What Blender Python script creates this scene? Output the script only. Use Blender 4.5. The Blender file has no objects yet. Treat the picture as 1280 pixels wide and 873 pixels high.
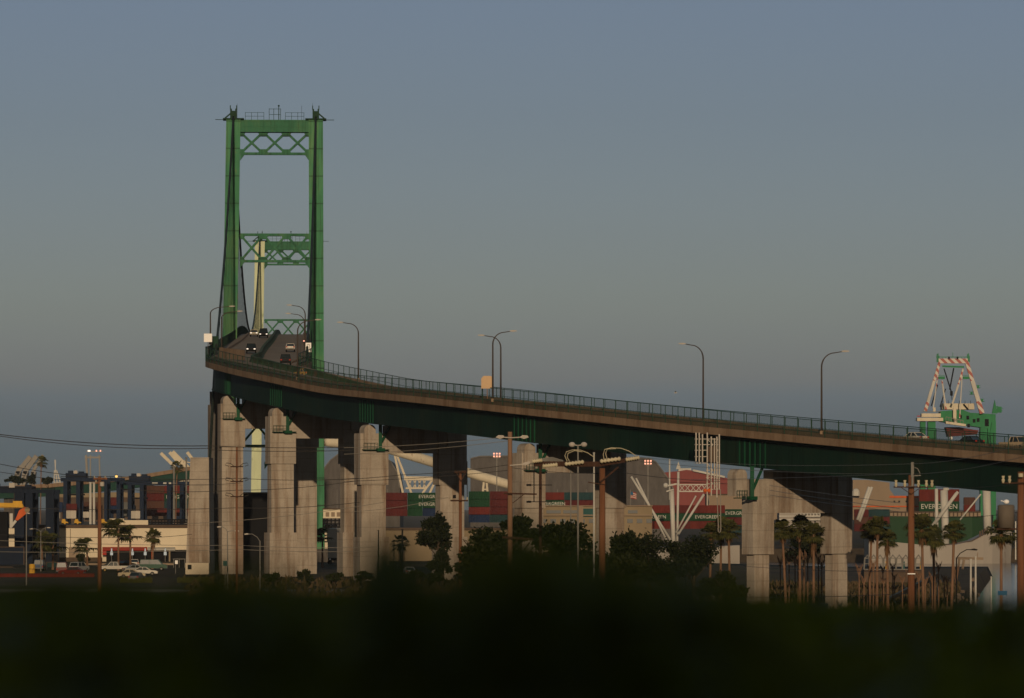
import bpy, math, random
from mathutils import Vector, Matrix, noise as mnoise
R = math.radians
random.seed(7)
SC = bpy.context.scene
COL = SC.collection
F = 5670.0          # focal length in pixels of the 1280 px wide photograph
CZ = 18.0           # eye height
HY = 632.0          # row of the horizon

def P(px, py, D):
    return Vector(((px - 640.0) / F * D, D, CZ + (HY - py) / F * D))
def XP(px, D): return (px - 640.0) / F * D
def ZP(py, D): return CZ + (HY - py) / F * D

# ---------------------------------------------------------------- materials
def newmat(name):
    m = bpy.data.materials.new(name); m.use_nodes = True
    nt = m.node_tree; b = nt.nodes['Principled BSDF']
    return m, nt, b
def N(nt, t, **kw):
    n = nt.nodes.new(t)
    for k, v in kw.items(): setattr(n, k, v)
    return n
def L(nt, a, b): nt.links.new(a, b)
def rgba(c): return (c[0], c[1], c[2], 1.0)
def coords(nt, scale=(1, 1, 1)):
    tc = N(nt, 'ShaderNodeTexCoord'); mp = N(nt, 'ShaderNodeMapping')
    mp.inputs['Scale'].default_value = scale
    L(nt, tc.outputs['Object'], mp.inputs['Vector']); return mp.outputs['Vector']
def noise(nt, vec, scale, detail=4, rough=.6):
    n = N(nt, 'ShaderNodeTexNoise'); n.inputs['Scale'].default_value = scale
    n.inputs['Detail'].default_value = detail; n.inputs['Roughness'].default_value = rough
    L(nt, vec, n.inputs['Vector']); return n.outputs['Fac']
def ramp(nt, fac, stops, interp='LINEAR'):
    r = N(nt, 'ShaderNodeValToRGB'); r.color_ramp.interpolation = interp
    e = r.color_ramp.elements
    while len(e) < len(stops): e.new(.5)
    for i, (p, c) in enumerate(stops):
        e[i].position = p; e[i].color = rgba(c)
    L(nt, fac, r.inputs['Fac']); return r.outputs['Color']
def mixc(nt, a, b, fac, mode='MIX'):
    m = N(nt, 'ShaderNodeMix', data_type='RGBA', blend_type=mode)
    for sock, v in ((m.inputs[6], a), (m.inputs[7], b)):
        if isinstance(v, (tuple, list)): sock.default_value = rgba(v)
        else: L(nt, v, sock)
    if isinstance(fac, (int, float)): m.inputs[0].default_value = fac
    else: L(nt, fac, m.inputs[0])
    return m.outputs[2]
def sc3(c, k): return tuple(min(1, x * k) for x in c)

def paint(name, c, rough=.6, scale=.5, amt=.25, metal=0.0, rust=0.0, rustc=(.12, .05, .025), dirt_scale=(1, 1, .25), bump=0.0):
    m, nt, b = newmat(name)
    v = coords(nt, dirt_scale)
    f = noise(nt, v, scale, 6)
    col = ramp(nt, f, [(.3, sc3(c, 1 - amt)), (.7, sc3(c, 1 + amt * .6))])
    if rust:
        f2 = noise(nt, coords(nt, (1, 1, .35)), scale * 1.7, 8, .7)
        k = ramp(nt, f2, [(.62 - rust * .25, (0, 0, 0)), (.72 - rust * .15, (1, 1, 1))])
        col = mixc(nt, col, rustc, k)
    L(nt, col, b.inputs['Base Color'])
    b.inputs['Roughness'].default_value = rough; b.inputs['Metallic'].default_value = metal; b.inputs['Specular IOR Level'].default_value = .4 if rough < .35 else .07
    if bump:
        bp = N(nt, 'ShaderNodeBump'); bp.inputs['Strength'].default_value = bump; bp.inputs['Distance'].default_value = .1
        L(nt, f, bp.inputs['Height']); L(nt, bp.outputs['Normal'], b.inputs['Normal'])
    return m

def steel(name, c, seam=6.0, rough=.6):
    """weathered painted steel: faded patches, faint runs and plate seams"""
    m, nt, b = newmat(name)
    f = noise(nt, coords(nt, (1, 1, .35)), .16, 8, .7)
    col = ramp(nt, f, [(.32, sc3(c, .62)), (.5, c), (.68, (c[0] * 1.9 + .012, c[1] * 1.18, c[2] * 1.0))])
    fs = noise(nt, coords(nt, (2.2, 2.2, .05)), 1.0, 6, .7)
    col = mixc(nt, col, ramp(nt, fs, [(.36, (.62, .60, .55)), (.5, (1, 1, 1))]), 1.0, 'MULTIPLY')
    f3 = noise(nt, coords(nt, (1, 1, .3)), .9, 9, .75)
    col = mixc(nt, col, (c[0] * 2.4 + .03, c[1] * .75, c[2] * .5), ramp(nt, f3, [(.60, (0, 0, 0)), (.68, (.7,) * 3)]))
    w = N(nt, 'ShaderNodeTexWave', wave_type='BANDS', bands_direction='Z'); w.inputs['Scale'].default_value = .314 / seam
    L(nt, coords(nt), w.inputs['Vector'])
    col = mixc(nt, col, ramp(nt, w.outputs['Fac'], [(.0, (.5,) * 3), (.012, (1, 1, 1))]), 1.0, 'MULTIPLY')
    L(nt, col, b.inputs['Base Color']); b.inputs['Roughness'].default_value = rough; b.inputs['Specular IOR Level'].default_value = .1
    return m

def concrete(name, c, board=0.0, streak=.35):
    m, nt, b = newmat(name)
    f = noise(nt, coords(nt), .22, 6)
    col = ramp(nt, f, [(.3, sc3(c, .8)), (.7, sc3(c, 1.12))])
    fs = noise(nt, coords(nt, (.55, .55, .035)), 1.0, 7, .7)
    st = ramp(nt, fs, [(.38, (1 - streak * 1.3, 1 - streak * 1.6, 1 - streak * 1.8)), (.52, (1, 1, 1))])
    col = mixc(nt, col, st, 1.0, 'MULTIPLY')
    ff = noise(nt, coords(nt), 2.6, 5)
    col = mixc(nt, col, ramp(nt, ff, [(.3, (.86,) * 3), (.7, (1.0,) * 3)]), 1.0, 'MULTIPLY')
    if board:
        w = N(nt, 'ShaderNodeTexWave', wave_type='BANDS', bands_direction='Z')
        w.inputs['Scale'].default_value = .314 / board; w.inputs['Distortion'].default_value = .3
        L(nt, coords(nt), w.inputs['Vector'])
        k = ramp(nt, w.outputs['Fac'], [(.0, (.78,) * 3), (.02, (1, 1, 1))])
        col = mixc(nt, col, k, .8, 'MULTIPLY')
    L(nt, col, b.inputs['Base Color']); b.inputs['Roughness'].default_value = .9; b.inputs['Specular IOR Level'].default_value = .1
    bp = N(nt, 'ShaderNodeBump'); bp.inputs['Strength'].default_value = .25; bp.inputs['Distance'].default_value = .08
    L(nt, ff, bp.inputs['Height']); L(nt, bp.outputs['Normal'], b.inputs['Normal'])
    return m

def corrugated(name, c, pitch=.28, axis='X', rough=.6):
    m, nt, b = newmat(name)
    f = noise(nt, coords(nt, (1, 1, .4)), .5, 6)
    col = ramp(nt, f, [(.3, sc3(c, .72)), (.7, sc3(c, 1.1))])
    w = N(nt, 'ShaderNodeTexWave', wave_type='BANDS', bands_direction=axis)
    w.inputs['Scale'].default_value = .314 / pitch
    L(nt, coords(nt), w.inputs['Vector'])
    bp = N(nt, 'ShaderNodeBump'); bp.inputs['Strength'].default_value = .6; bp.inputs['Distance'].default_value = .06
    L(nt, w.outputs['Fac'], bp.inputs['Height']); L(nt, bp.outputs['Normal'], b.inputs['Normal'])
    L(nt, col, b.inputs['Base Color']); b.inputs['Roughness'].default_value = rough; b.inputs['Specular IOR Level'].default_value = .07
    return m

def stripes(name, c1, c2, pitch, direction='DIAGONAL'):
    m, nt, b = newmat(name)
    w = N(nt, 'ShaderNodeTexWave', wave_type='BANDS', bands_direction=direction)
    w.inputs['Scale'].default_value = .314 / pitch
    L(nt, coords(nt), w.inputs['Vector'])
    col = ramp(nt, w.outputs['Fac'], [(0, c1), (.5, c2)], 'CONSTANT')
    L(nt, col, b.inputs['Base Color']); b.inputs['Roughness'].default_value = .55
    return m

def emis(name, c, s):
    m, nt, b = newmat(name)
    b.inputs['Base Color'].default_value = rgba(c)
    b.inputs['Emission Color'].default_value = rgba(c); b.inputs['Emission Strength'].default_value = s
    return m

def leafmat(name, c1, c2, trans=.25):
    m, nt, b = newmat(name)
    oi = N(nt, 'ShaderNodeNewGeometry')
    col = ramp(nt, oi.outputs['Random Per Island'], [(0, c1), (1, c2)])
    L(nt, col, b.inputs['Base Color']); b.inputs['Roughness'].default_value = .5 if name == 'bush_leaf' else .7; b.inputs['Specular IOR Level'].default_value = .5 if name == 'bush_leaf' else .1
    t = N(nt, 'ShaderNodeBsdfTranslucent'); L(nt, col, t.inputs['Color'])
    mx = N(nt, 'ShaderNodeMixShader'); mx.inputs[0].default_value = trans
    L(nt, b.outputs[0], mx.inputs[1]); L(nt, t.outputs[0], mx.inputs[2])
    L(nt, mx.outputs[0], nt.nodes['Material Output'].inputs['Surface'])
    return m

def screenmat(name, c, cover):
    m, nt, b = newmat(name)
    b.inputs['Base Color'].default_value = rgba(c); b.inputs['Roughness'].default_value = .7
    t = N(nt, 'ShaderNodeBsdfTransparent'); mx = N(nt, 'ShaderNodeMixShader')
    mx.inputs[0].default_value = cover
    L(nt, t.outputs[0], mx.inputs[1]); L(nt, b.outputs[0], mx.inputs[2])
    L(nt, mx.outputs[0], nt.nodes['Material Output'].inputs['Surface'])
    return m

def groundmat():
    m, nt, b = newmat('port_ground')
    f = noise(nt, coords(nt), .02, 8, .65)
    col = ramp(nt, f, [(.35, (.04, .034, .026)), (.5, (.085, .062, .04)), (.65, (.05, .048, .022))])
    f2 = noise(nt, coords(nt), .5, 5)
    col = mixc(nt, col, ramp(nt, f2, [(.3, (.7,) * 3), (.7, (1.1,) * 3)]), 1.0, 'MULTIPLY')
    L(nt, col, b.inputs['Base Color']); b.inputs['Roughness'].default_value = .95; b.inputs['Specular IOR Level'].default_value = .04
    return m
def watermat():
    m, nt, b = newmat('harbour_water')
    b.inputs['Base Color'].default_value = (.012, .02, .03, 1); b.inputs['Roughness'].default_value = .12
    f = noise(nt, coords(nt, (1, .35, 1)), .5, 5)
    bp = N(nt, 'ShaderNodeBump'); bp.inputs['Strength'].default_value = .12; bp.inputs['Distance'].default_value = .2
    L(nt, f, bp.inputs['Height']); L(nt, bp.outputs['Normal'], b.inputs['Normal'])
    return m

M = {}
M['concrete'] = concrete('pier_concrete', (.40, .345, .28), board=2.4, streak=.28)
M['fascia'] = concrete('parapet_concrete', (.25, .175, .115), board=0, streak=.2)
M['darkconc'] = concrete('dark_concrete', (.11, .10, .09))
M['asphalt'] = paint('road_asphalt', (.21, .165, .125), .95, .15, .2, dirt_scale=(1, 1, 1))
M['line'] = paint('lane_paint', (.2, .18, .15), .8, 2, .3)
M['tower'] = paint('tower_green', (.036, .215, .092), .6, .35, .3, rust=.14, rustc=(.07, .11, .04))
M['towerdark'] = paint('brace_green', (.024, .148, .070), .6, .3, .25, rust=.06, rustc=(.07, .07, .03))
M['tower'] = steel('tower_green', (.054, .215, .108)); M['towerdark'] = steel('brace_green', (.036, .152, .082), 9)
M['paleleg'] = paint('pale_leg_paint', (.55, .60, .40), .6, .35, .12, rust=.15, rustc=(.25, .32, .16))  # pale cream-green for the left leg of the far tower only
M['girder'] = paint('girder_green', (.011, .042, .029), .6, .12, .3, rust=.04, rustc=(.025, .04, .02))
M['girderlit'] = paint('girder_green_lit', (.012, .075, .036), .55, .3, .25)  # lighter copy of girder green, sunlight on struts and ribs put into the colour
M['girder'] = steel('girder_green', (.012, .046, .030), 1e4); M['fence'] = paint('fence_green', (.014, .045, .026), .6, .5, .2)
M['screen'] = screenmat('chain_link', (.012, .032, .018), .16); M['kick'] = screenmat('picket_screen', (.012, .036, .02), .3)
M['cable'] = paint('cable_dark', (.022, .03, .024), .6, .5, .2)
M['galv'] = paint('galvanised', (.20, .19, .17), .55, 1, .25)
M['lamp'] = paint('lamp_post_steel', (.07, .055, .045), .6, 1, .2)
M['lamphead'] = paint('lamp_head_grey', (.42, .38, .33), .5, 2, .1)
M['wood'] = paint('pole_wood', (.19, .085, .045), .85, 1.2, .4, dirt_scale=(3, 3, .2), bump=.3)
M['woodpale'] = paint('pole_wood_pale', (.24, .14, .085), .85, 1.2, .35, dirt_scale=(3, 3, .2), bump=.3)
M['wooddark'] = paint('pole_wood_dark', (.06, .032, .022), .85, 1.2, .35, dirt_scale=(3, 3, .2))
M['insul'] = paint('insulator_cream', (.50, .44, .30), .35, 2, .2)
M['wire'] = paint('wire_grey', (.05, .045, .04), .6, 1, .1)
M['wirelit'] = paint('wire_lit', (.22, .20, .17), .5, 1, .1)  # pale copy of the wire colour, sunlight on the wires painted in
M['white'] = paint('white_paint', (.50, .48, .43), .6, .4, .18)
M['whitewall'] = paint('warehouse_wall', (.66, .57, .42), .8, .12, .10)
M['cream'] = paint('cream_steel', (.60, .53, .40), .6, .3, .15, rust=.06)
M['tan'] = paint('tan_wall', (.25, .195, .125), .85, .2, .15)
M['beige'] = paint('beige_wall', (.27, .205, .145), .8, .15, .12)
M['brown'] = paint('brown_trim', (.10, .07, .05), .8, .5, .2)
M['dark'] = paint('dark_recess', (.012, .012, .013), .8, .5, .2)
M['black'] = paint('black_rubber', (.012, .012, .012), .7, 1, .2)
M['glass'] = paint('window_glass', (.012, .018, .02), .3, 1, .1)
M['teal'] = paint('teal_glass', (.03, .09, .085), .1, 1, .1)
M['drum'] = paint('transformer_grey', (.15, .125, .10), .6, 1, .25)
M['navy'] = paint('navy_steel', (.007, .014, .030), .55, .4, .25)
M['navy2'] = paint('navy_steel_light', (.008, .018, .042), .55, .4, .25)
M['shed'] = corrugated('grey_shed_steel', (.105, .095, .088), 1.6)
M['shedroof'] = corrugated('grey_shed_roof', (.16, .15, .14), 1.6)
M['viaduct'] = paint('viaduct_green', (.010, .045, .032), .6, .1, .2)
M['red'] = paint('red_paint', (.36, .035, .022), .55, .5, .2)
M['orange'] = paint('orange_paint', (.55, .11, .03), .55, .5, .2)
M['yellow'] = paint('yellow_paint', (.60, .34, .045), .55, .5, .25, rust=.2)
M['hullgrey'] = paint('ship_hull_grey', (.32, .29, .255), .6, .06, .12, rust=.05)
M['hullgreen'] = paint('ship_hull_green', (.022, .058, .026), .6, .06, .2)
M['hullred'] = paint('ship_hull_red', (.22, .06, .055), .6, .06, .2)
M['cranegreen'] = paint('crane_green', (.035, .20, .085), .55, .3, .2)
M['stripe'] = stripes('hazard_stripe', (.30, .055, .035), (.50, .46, .40), 1.3)
M['blue'] = paint('blue_sign', (.02, .10, .20), .5, 1, .1)
M['skywhite'] = paint('pale_blue_banner', (.55, .68, .85), .6, 1, .05)
M['lampwarm'] = emis('lamp_lit_warm', (1.0, .45, .32), 1.3)
M['lampwhite'] = emis('headlight_lit', (1.0, .93, .85), 1.1)
M['lampyellow'] = emis('lamp_lit_yellow', (1.0, .62, .18), 1.6)
M['signwhite'] = paint('sign_white', (.93, .91, .88), .45, 1, .03)
M['signback'] = paint('sign_back_tan', (.58, .40, .24), .6, 1, .08)
M['grass'] = paint('dry_verge', (.055, .055, .016), .95, .4, .4, dirt_scale=(1, 1, 1))
M['bark'] = paint('tree_bark', (.07, .05, .035), .9, 2, .3)
M['palmbark'] = paint('palm_bark', (.20, .115, .07), .9, 2, .35)
M['palmleaf'] = leafmat('palm_leaf', (.045, .055, .016), (.11, .10, .03))
M['palmdead'] = leafmat('palm_dead', (.12, .065, .03), (.20, .11, .05))
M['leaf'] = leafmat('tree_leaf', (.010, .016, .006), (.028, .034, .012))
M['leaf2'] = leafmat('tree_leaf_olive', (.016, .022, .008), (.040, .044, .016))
M['bushleaf'] = leafmat('bush_leaf', (.10, .095, .006), (.19, .17, .012), .6)
M['scrub'] = leafmat('dry_scrub', (.035, .035, .012), (.13, .085, .045)); M['rock'] = paint('riprap', (.16, .12, .09), .95, .5, .4, dirt_scale=(1, 1, 1), bump=.6)
M['ground'] = groundmat(); M['water'] = watermat()
CC = {'maroon': (.11, .02, .018), 'red': (.15, .024, .017), 'green': (.012, .058, .024), 'teal': (.02, .055, .06), 'blue': (.014, .03, .08), 'brown': (.10, .045, .03), 'white': (.55, .5, .42), 'orange': (.4, .12, .04), 'grey': (.16, .16, .15)}
for k, c in CC.items(): M['c_' + k] = corrugated('container_' + k, sc3(c, .8), .55)
CARC = {'black': (.012, .012, .014), 'white': (.62, .57, .48), 'silver': (.35, .35, .34), 'red': (.11, .015, .013), 'cream': (.55, .46, .30), 'blue': (.03, .06, .12), 'greenglass': (.05, .10, .07), 'gold': (.4, .26, .08), 'grey': (.16, .16, .16), 'tan': (.45, .34, .22)}
for k, c in CARC.items(): M['car_' + k] = paint('car_paint_' + k, c, .55 if k == 'black' else .35, .5, .1)

# ---------------------------------------------------------------- mesh builder
class MB:
    def __init__(s): s.v = []; s.f = []; s.mi = []; s.cur = 0
    def add(s, vs, fs):
        o = len(s.v); s.v += [Vector(p) for p in vs]
        for f in fs: s.f.append(tuple(i + o for i in f)); s.mi.append(s.cur)
        return s
    def box(s, c, size, rz=0.0, axes=None):
        c = Vector(c); hx, hy, hz = size[0] / 2, size[1] / 2, size[2] / 2
        if axes is None:
            ca, sa = math.cos(rz), math.sin(rz)
            axes = (Vector((ca, sa, 0)), Vector((-sa, ca, 0)), Vector((0, 0, 1)))
        a, b, d = axes
        vs = [c + a * (hx * i) + b * (hy * j) + d * (hz * k) for k in (-1, 1) for j in (-1, 1) for i in (-1, 1)]
        return s.add(vs, [(0, 2, 3, 1), (4, 5, 7, 6), (0, 1, 5, 4), (2, 6, 7, 3), (0, 4, 6, 2), (1, 3, 7, 5)])
    def bx(s, x0, x1, y0, y1, z0, z1):
        return s.box(((x0 + x1) / 2, (y0 + y1) / 2, (z0 + z1) / 2), (abs(x1 - x0), abs(y1 - y0), abs(z1 - z0)))
    def bar(s, p, q, w, h=None, up=None):
        p, q = Vector(p), Vector(q); h = h or w
        d = q - p; l = d.length
        if l < 1e-6: return s
        d.normalize()
        u = Vector(up) if up else (Vector((0, 0, 1)) if abs(d.z) < .95 else Vector((0, 1, 0)))
        a = d.cross(u).normalized(); u = a.cross(d)
        return s.box((p + q) / 2, (l, w, h), axes=(d, a, u))
    def tube(s, pts, r, n=6, r2=None, cap=True):
        pts = [Vector(p) for p in pts]; m = len(pts); rings = []; vs = []
        for i, p in enumerate(pts):
            d = (pts[min(i + 1, m - 1)] - pts[max(i - 1, 0)]).normalized()
            u = Vector((0, 0, 1)) if abs(d.z) < .9 else Vector((0, 1, 0))
            a = d.cross(u).normalized(); b = d.cross(a)
            rr = r if r2 is None else r + (r2 - r) * i / max(1, m - 1)
            if isinstance(r, (list, tuple)): rr = r[i]
            vs += [p + (a * math.cos(2 * math.pi * k / n) + b * math.sin(2 * math.pi * k / n)) * rr for k in range(n)]
        fs = [(i * n + k, i * n + (k + 1) % n, (i + 1) * n + (k + 1) % n, (i + 1) * n + k) for i in range(m - 1) for k in range(n)]
        if cap: fs += [tuple(reversed(range(n))), tuple(range((m - 1) * n, m * n))]
        return s.add(vs, fs)
    def prism(s, poly, axis, depth):
        """poly: list of 3-D points (planar); extruded by vector axis*depth"""
        n = len(poly); e = Vector(axis) * depth
        vs = [Vector(p) for p in poly] + [Vector(p) + e for p in poly]
        fs = [tuple(range(n)), tuple(reversed(range(n, 2 * n)))] + [(i, n + i, n + (i + 1) % n, (i + 1) % n) for i in range(n)]
        return s.add(vs, fs)
    def loft(s, rows, closed=False):
        m = len(rows[0]); vs = [p for r in rows for p in r]; fs = []
        for i in range(len(rows) - 1):
            for k in range(m if closed else m - 1):
                fs.append((i * m + k, i * m + (k + 1) % m, (i + 1) * m + (k + 1) % m, (i + 1) * m + k))
        if closed: fs += [tuple(range(m)), tuple(reversed(range((len(rows) - 1) * m, len(rows) * m)))]
        return s.add(vs, fs)
    def ball(s, c, r, n=8, m=5, sz=1.0):
        c = Vector(c)
        rows = [[c + Vector((math.cos(2 * math.pi * k / n) * math.sin(t), math.sin(2 * math.pi * k / n) * math.sin(t), math.cos(t) * sz)) * r for k in range(n)] for t in [math.pi * (.02 + .96 * i / m) for i in range(m + 1)]]
        return s.loft(rows, True)
    def build(s, name, mat, parent=None, smooth=False):
        org = Vector((0, 0, 0))
        if parent is not None: org = worldloc(parent)
        me = bpy.data.meshes.new(name)
        me.from_pydata([tuple(p - org) for p in s.v], [], s.f)
        mats = mat if isinstance(mat, (list, tuple)) else [mat]
        for m_ in mats: me.materials.append(m_)
        if len(mats) > 1: me.polygons.foreach_set('material_index', s.mi)
        if smooth: me.polygons.foreach_set('use_smooth', [True] * len(me.polygons))
        me.update(); me.validate()
        import bmesh
        bm = bmesh.new(); bm.from_mesh(me); bmesh.ops.recalc_face_normals(bm, faces=bm.faces); bm.to_mesh(me); bm.free()
        o = bpy.data.objects.new(name, me); COL.objects.link(o)
        if parent is not None: o.parent = parent
        return o

def worldloc(o):
    v = Vector((0, 0, 0))
    while o is not None: v += o.location; o = o.parent
    return v
def tag(o, label, cat, group=None, kind=None):
    if label: o['label'] = label
    if cat: o['category'] = cat
    if group: o['group'] = group
    if kind: o['kind'] = kind
    return o
def thing(name, label, cat, loc=(0, 0, 0), group=None):
    o = bpy.data.objects.new(name, None); COL.objects.link(o); o.location = loc
    o.empty_display_size = .5
    return tag(o, label, cat, group)
def copy_tree(o, parent=None):
    c = o.copy(); COL.objects.link(c)
    if parent is not None: c.parent = parent
    for ch in list(o.children): copy_tree(ch, c)
    return c
def dup(root, loc, rz=None, label=None, scale=None):
    c = copy_tree(root); c.location = loc
    if rz is not None: c.rotation_euler = (0, 0, rz)
    if label: c['label'] = label
    if scale: c.scale = (scale,) * 3 if isinstance(scale, (int, float)) else scale
    return c
def text(body, size, loc, parent, mat, rz=0.0, name='lettering', vertical=False, thick=.02):
    cu = bpy.data.curves.new('text_curve', 'FONT'); cu.body = body; cu.size = size; cu.align_x = 'CENTER'; cu.align_y = 'CENTER'; cu.extrude = thick; cu.resolution_u = 2
    tmp = bpy.data.objects.new('text_tmp', cu); COL.objects.link(tmp)
    dg = bpy.context.evaluated_depsgraph_get()
    me = bpy.data.meshes.new_from_object(tmp.evaluated_get(dg))
    bpy.data.objects.remove(tmp); bpy.data.curves.remove(cu)
    me.transform(Matrix.Rotation(R(90), 4, 'X'))
    me.transform(Matrix.Rotation(rz, 4, 'Z'))
    me.materials.clear(); me.materials.append(mat)
    me.transform(Matrix.Translation(Vector(loc) - worldloc(parent)))
    o = bpy.data.objects.new(name, me); COL.objects.link(o); o.parent = parent
    return o
def smooth01(t): t = max(0, min(1, t)); return t * t * (3 - 2 * t)

# ---------------------------------------------------------------- terrain
def shore_x(y): return 51.9 + (y - 562) * .117
def gz(x, y):
    if y <= 0:
        z = 16.3 + 33 * smooth01((-y - 8) / 115.0)  # unseen rise behind the camera, shaped to shade the foreground shrubbery
        return z
    pts = [(0, 16.3), (25, 16.0), (60, 14), (200, 9.0), (400, 6.4), (560, 5.7), (1150, 5.6)]
    z = 5.6
    for (a, za), (b, zb) in zip(pts, pts[1:]):
        if a <= y <= b: z = za + (zb - za) * (y - a) / (b - a); break
    z -= 3.1 * smooth01((x + 8) / 24.0) * smooth01((y - 380) / 120.0)
    # channel and basin
    d = 1e9
    if y > 1440: z = 4.0
    elif y > 1150: z = -4
    if 555 < y <= 1440:
        k = (x - shore_x(y)) / 3.0
        if k > 0 and y > 562:
            kk = min(k, (y - 562) / 3.0)
            z = z + (-4 - z) * max(0, min(1, kk))
    return z
def build_ground():
    left = [-9000, -5000, -2500, -1200, -700, -400, -250] + list(range(-200, 1, 10))
    offs = [-38, -30, -22, -15, -9, -5, -3, -1.5, -.6, 0, .75, 1.5, 2.25, 3, 3.6, 6, 12, 25, 45, 70]
    right = [240, 300, 400, 700, 1200, 2500, 5000, 9000]
    def row(y): return left + [shore_x(max(556, min(1440, y))) + o_ for o_ in offs] + right
    ys = [-1500, -800, -400, -200, -160, -130, -110, -90, -70, -55, -40, -25, -15, -8, 0, 6, 12, 25, 40, 60, 90, 130, 200, 280, 340, 400, 470, 530, 556, 562, 565, 570, 580, 590, 600, 610, 620, 640, 660, 680, 700, 720, 740, 760, 780, 800, 815, 830, 850, 880, 910, 950, 990, 1030, 1070, 1110, 1149, 1152, 1250, 1340, 1438, 1442, 1500, 1700, 2200, 3000, 5000, 8000, 14000]
    m = MB()
    m.loft([[Vector((x, y, gz(x, y))) for x in row(y)] for y in ys])
    o = m.build('ground', M['ground'], smooth=True); tag(o, None, None, None, 'structure')
    w = MB(); w.loft([[Vector((x, y, 0)) for x in (-9000, 9000)] for y in (540, 14000)])
    o = w.build('water', M['water']); tag(o, None, None, None, 'structure')
build_ground()
# ================================================================ THE BRIDGE
def axis_x(D): return -52.0 - 0.0429 * (D - 994.0)
def road_z(D):
    if D < 994: return 54.55 - .06 * (994 - D)
    if D > 1451: return 54.55 - .06 * (D - 1451)
    return 61.4 - (6.85 / 228.5 ** 2) * (D - 1222.5) ** 2
AX = Vector((-0.0429, 1, 0)).normalized()       # bridge direction, away from the camera
AN = Vector((AX.y, -AX.x, 0))                   # to the right of it
st = []     # stations: (near edge point, far edge point) at fascia top level
def hwL(D): return 8.4 + 2.4 * smooth01((1010 - D) / 170.0)
for D in (1605, 1530, 1451, 1400, 1340, 1280, 1222, 1170, 1120, 1080, 1040, 994, 960, 930, 905, 885, 865, 848):
    n = Vector((axis_x(D), D, road_z(D))) - AN * hwL(D); f = Vector((axis_x(D), D, road_z(D))) + AN * 8.0
    f.z -= .5 * smooth01((900 - D) / 60.0)
    st.append((n, f))
raw = [(258, 448.0, 826), (278, 453.5, 812), (300, 458.8, 799), (345, 468.0, 780), (400, 479.0, 761), (460, 485.5, 741), (520, 491.0, 722.5), (590, 498.5, 705), (660, 506.0, 691), (740, 514.0, 677), (845, 525.0, 660.5), (952, 535.0, 645), (1060, 544.8, 629.5), (1170, 554.5, 614), (1280, 563.5, 599), (1400, 572, 583), (1560, 582.5, 561)]
near = [P(*q) for q in raw]
for i, n in enumerate(near):
    a = near[max(0, i - 1)]; b = near[min(len(near) - 1, i + 1)]
    d = (b - a); d.z = 0; d.normalize(); nr = Vector((-d.y, d.x, 0))
    st.append((n, n + nr * 17.0 - Vector((0, 0, 1.2))))
# resample with Catmull-Rom
def cr(p0, p1, p2, p3, t):
    return .5 * ((2 * p1) + (p2 - p0) * t + (2 * p0 - 5 * p1 + 4 * p2 - p3) * t * t + (3 * p1 - p0 - 3 * p2 + p3) * t ** 3)
def resample(pts, k):
    out = []
    for i in range(len(pts) - 1):
        p0 = pts[max(0, i - 1)]; p3 = pts[min(len(pts) - 1, i + 2)]
        for j in range(k): out.append(cr(p0, pts[i], pts[i + 1], p3, j / k))
    out.append(pts[-1]); return out
NE = resample([s_[0] for s_ in st], 5); FE = resample([s_[1] for s_ in st], 5)
NS = len(NE)
def side(i):      # unit vector from near edge to far edge (horizontal)
    d = FE[i] - NE[i]; d.z = 0; return d.normalized()
def along(i):
    d = NE[min(NS - 1, i + 1)] - NE[max(0, i - 1)]; return d.normalized()
def station_at_px(px, inset=0.0, lo=None):
    best = None
    for i in range(60, NS):
        p = NE[i] + side(i) * inset; q = 640 + p.x / p.y * F
        if p.y > 850: continue
        if best is None or abs(q - px) < best[0]: best = (abs(q - px), i)
    return best[1]
iA = next(i for i in range(NS) if NE[i].y < 862)       # end of the suspended part
Z = Vector((0, 0, 1))
bridge = thing('suspension_bridge', 'green steel suspension bridge with curved approach road on tall concrete piers', 'bridge', (-52, 994, 0))

def sweep(edge, profile, i0, i1):
    """profile: closed list of (across from edge towards far side, up)"""
    m = MB()
    m.loft([[edge[i] + side(i) * a + Z * z for a, z in profile] for i in range(i0, i1)], True); return m
# road deck
d = MB()
rows = []
for i in range(NS):
    s_ = side(i); n, f = NE[i], FE[i]
    rows.append([n + s_ * .30 + Z * .12, n + s_ * 1.55 + Z * .12, n + s_ * 1.6 + Z * .02, f - s_ * 1.3 + Z * .02, f - s_ * 1.25 + Z * .12, f - s_ * .3 + Z * .12, f - s_ * .3 - Z * .55, n + s_ * .3 - Z * .55])
d.loft(rows, True)
deck = d.build('road_deck', M['asphalt'], bridge)
# kerbs
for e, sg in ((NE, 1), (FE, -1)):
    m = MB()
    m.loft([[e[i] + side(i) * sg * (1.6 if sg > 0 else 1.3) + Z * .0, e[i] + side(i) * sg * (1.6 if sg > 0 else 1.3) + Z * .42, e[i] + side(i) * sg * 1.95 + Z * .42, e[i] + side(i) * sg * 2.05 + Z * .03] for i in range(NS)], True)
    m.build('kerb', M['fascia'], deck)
m = MB()
mh = lambda i: 1.0 if NE[i].y > 790 else .3 + .7 * smooth01((NE[i].y - 750) / 40.0)
m.loft([[NE[i].lerp(FE[i], .5) + side(i) * a + Z * (.03 + (z - .03) * mh(i)) for a, z in ((-.6, .03), (-.34, .4), (-.26, 1.12), (.26, 1.12), (.34, .4), (.6, .03))] for i in range(NS)], True)
m.build('median_barrier', paint('median_green', (.05, .075, .035), .8, .4, .4, rust=.3, rustc=(.14, .075, .05)), bridge)
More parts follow.
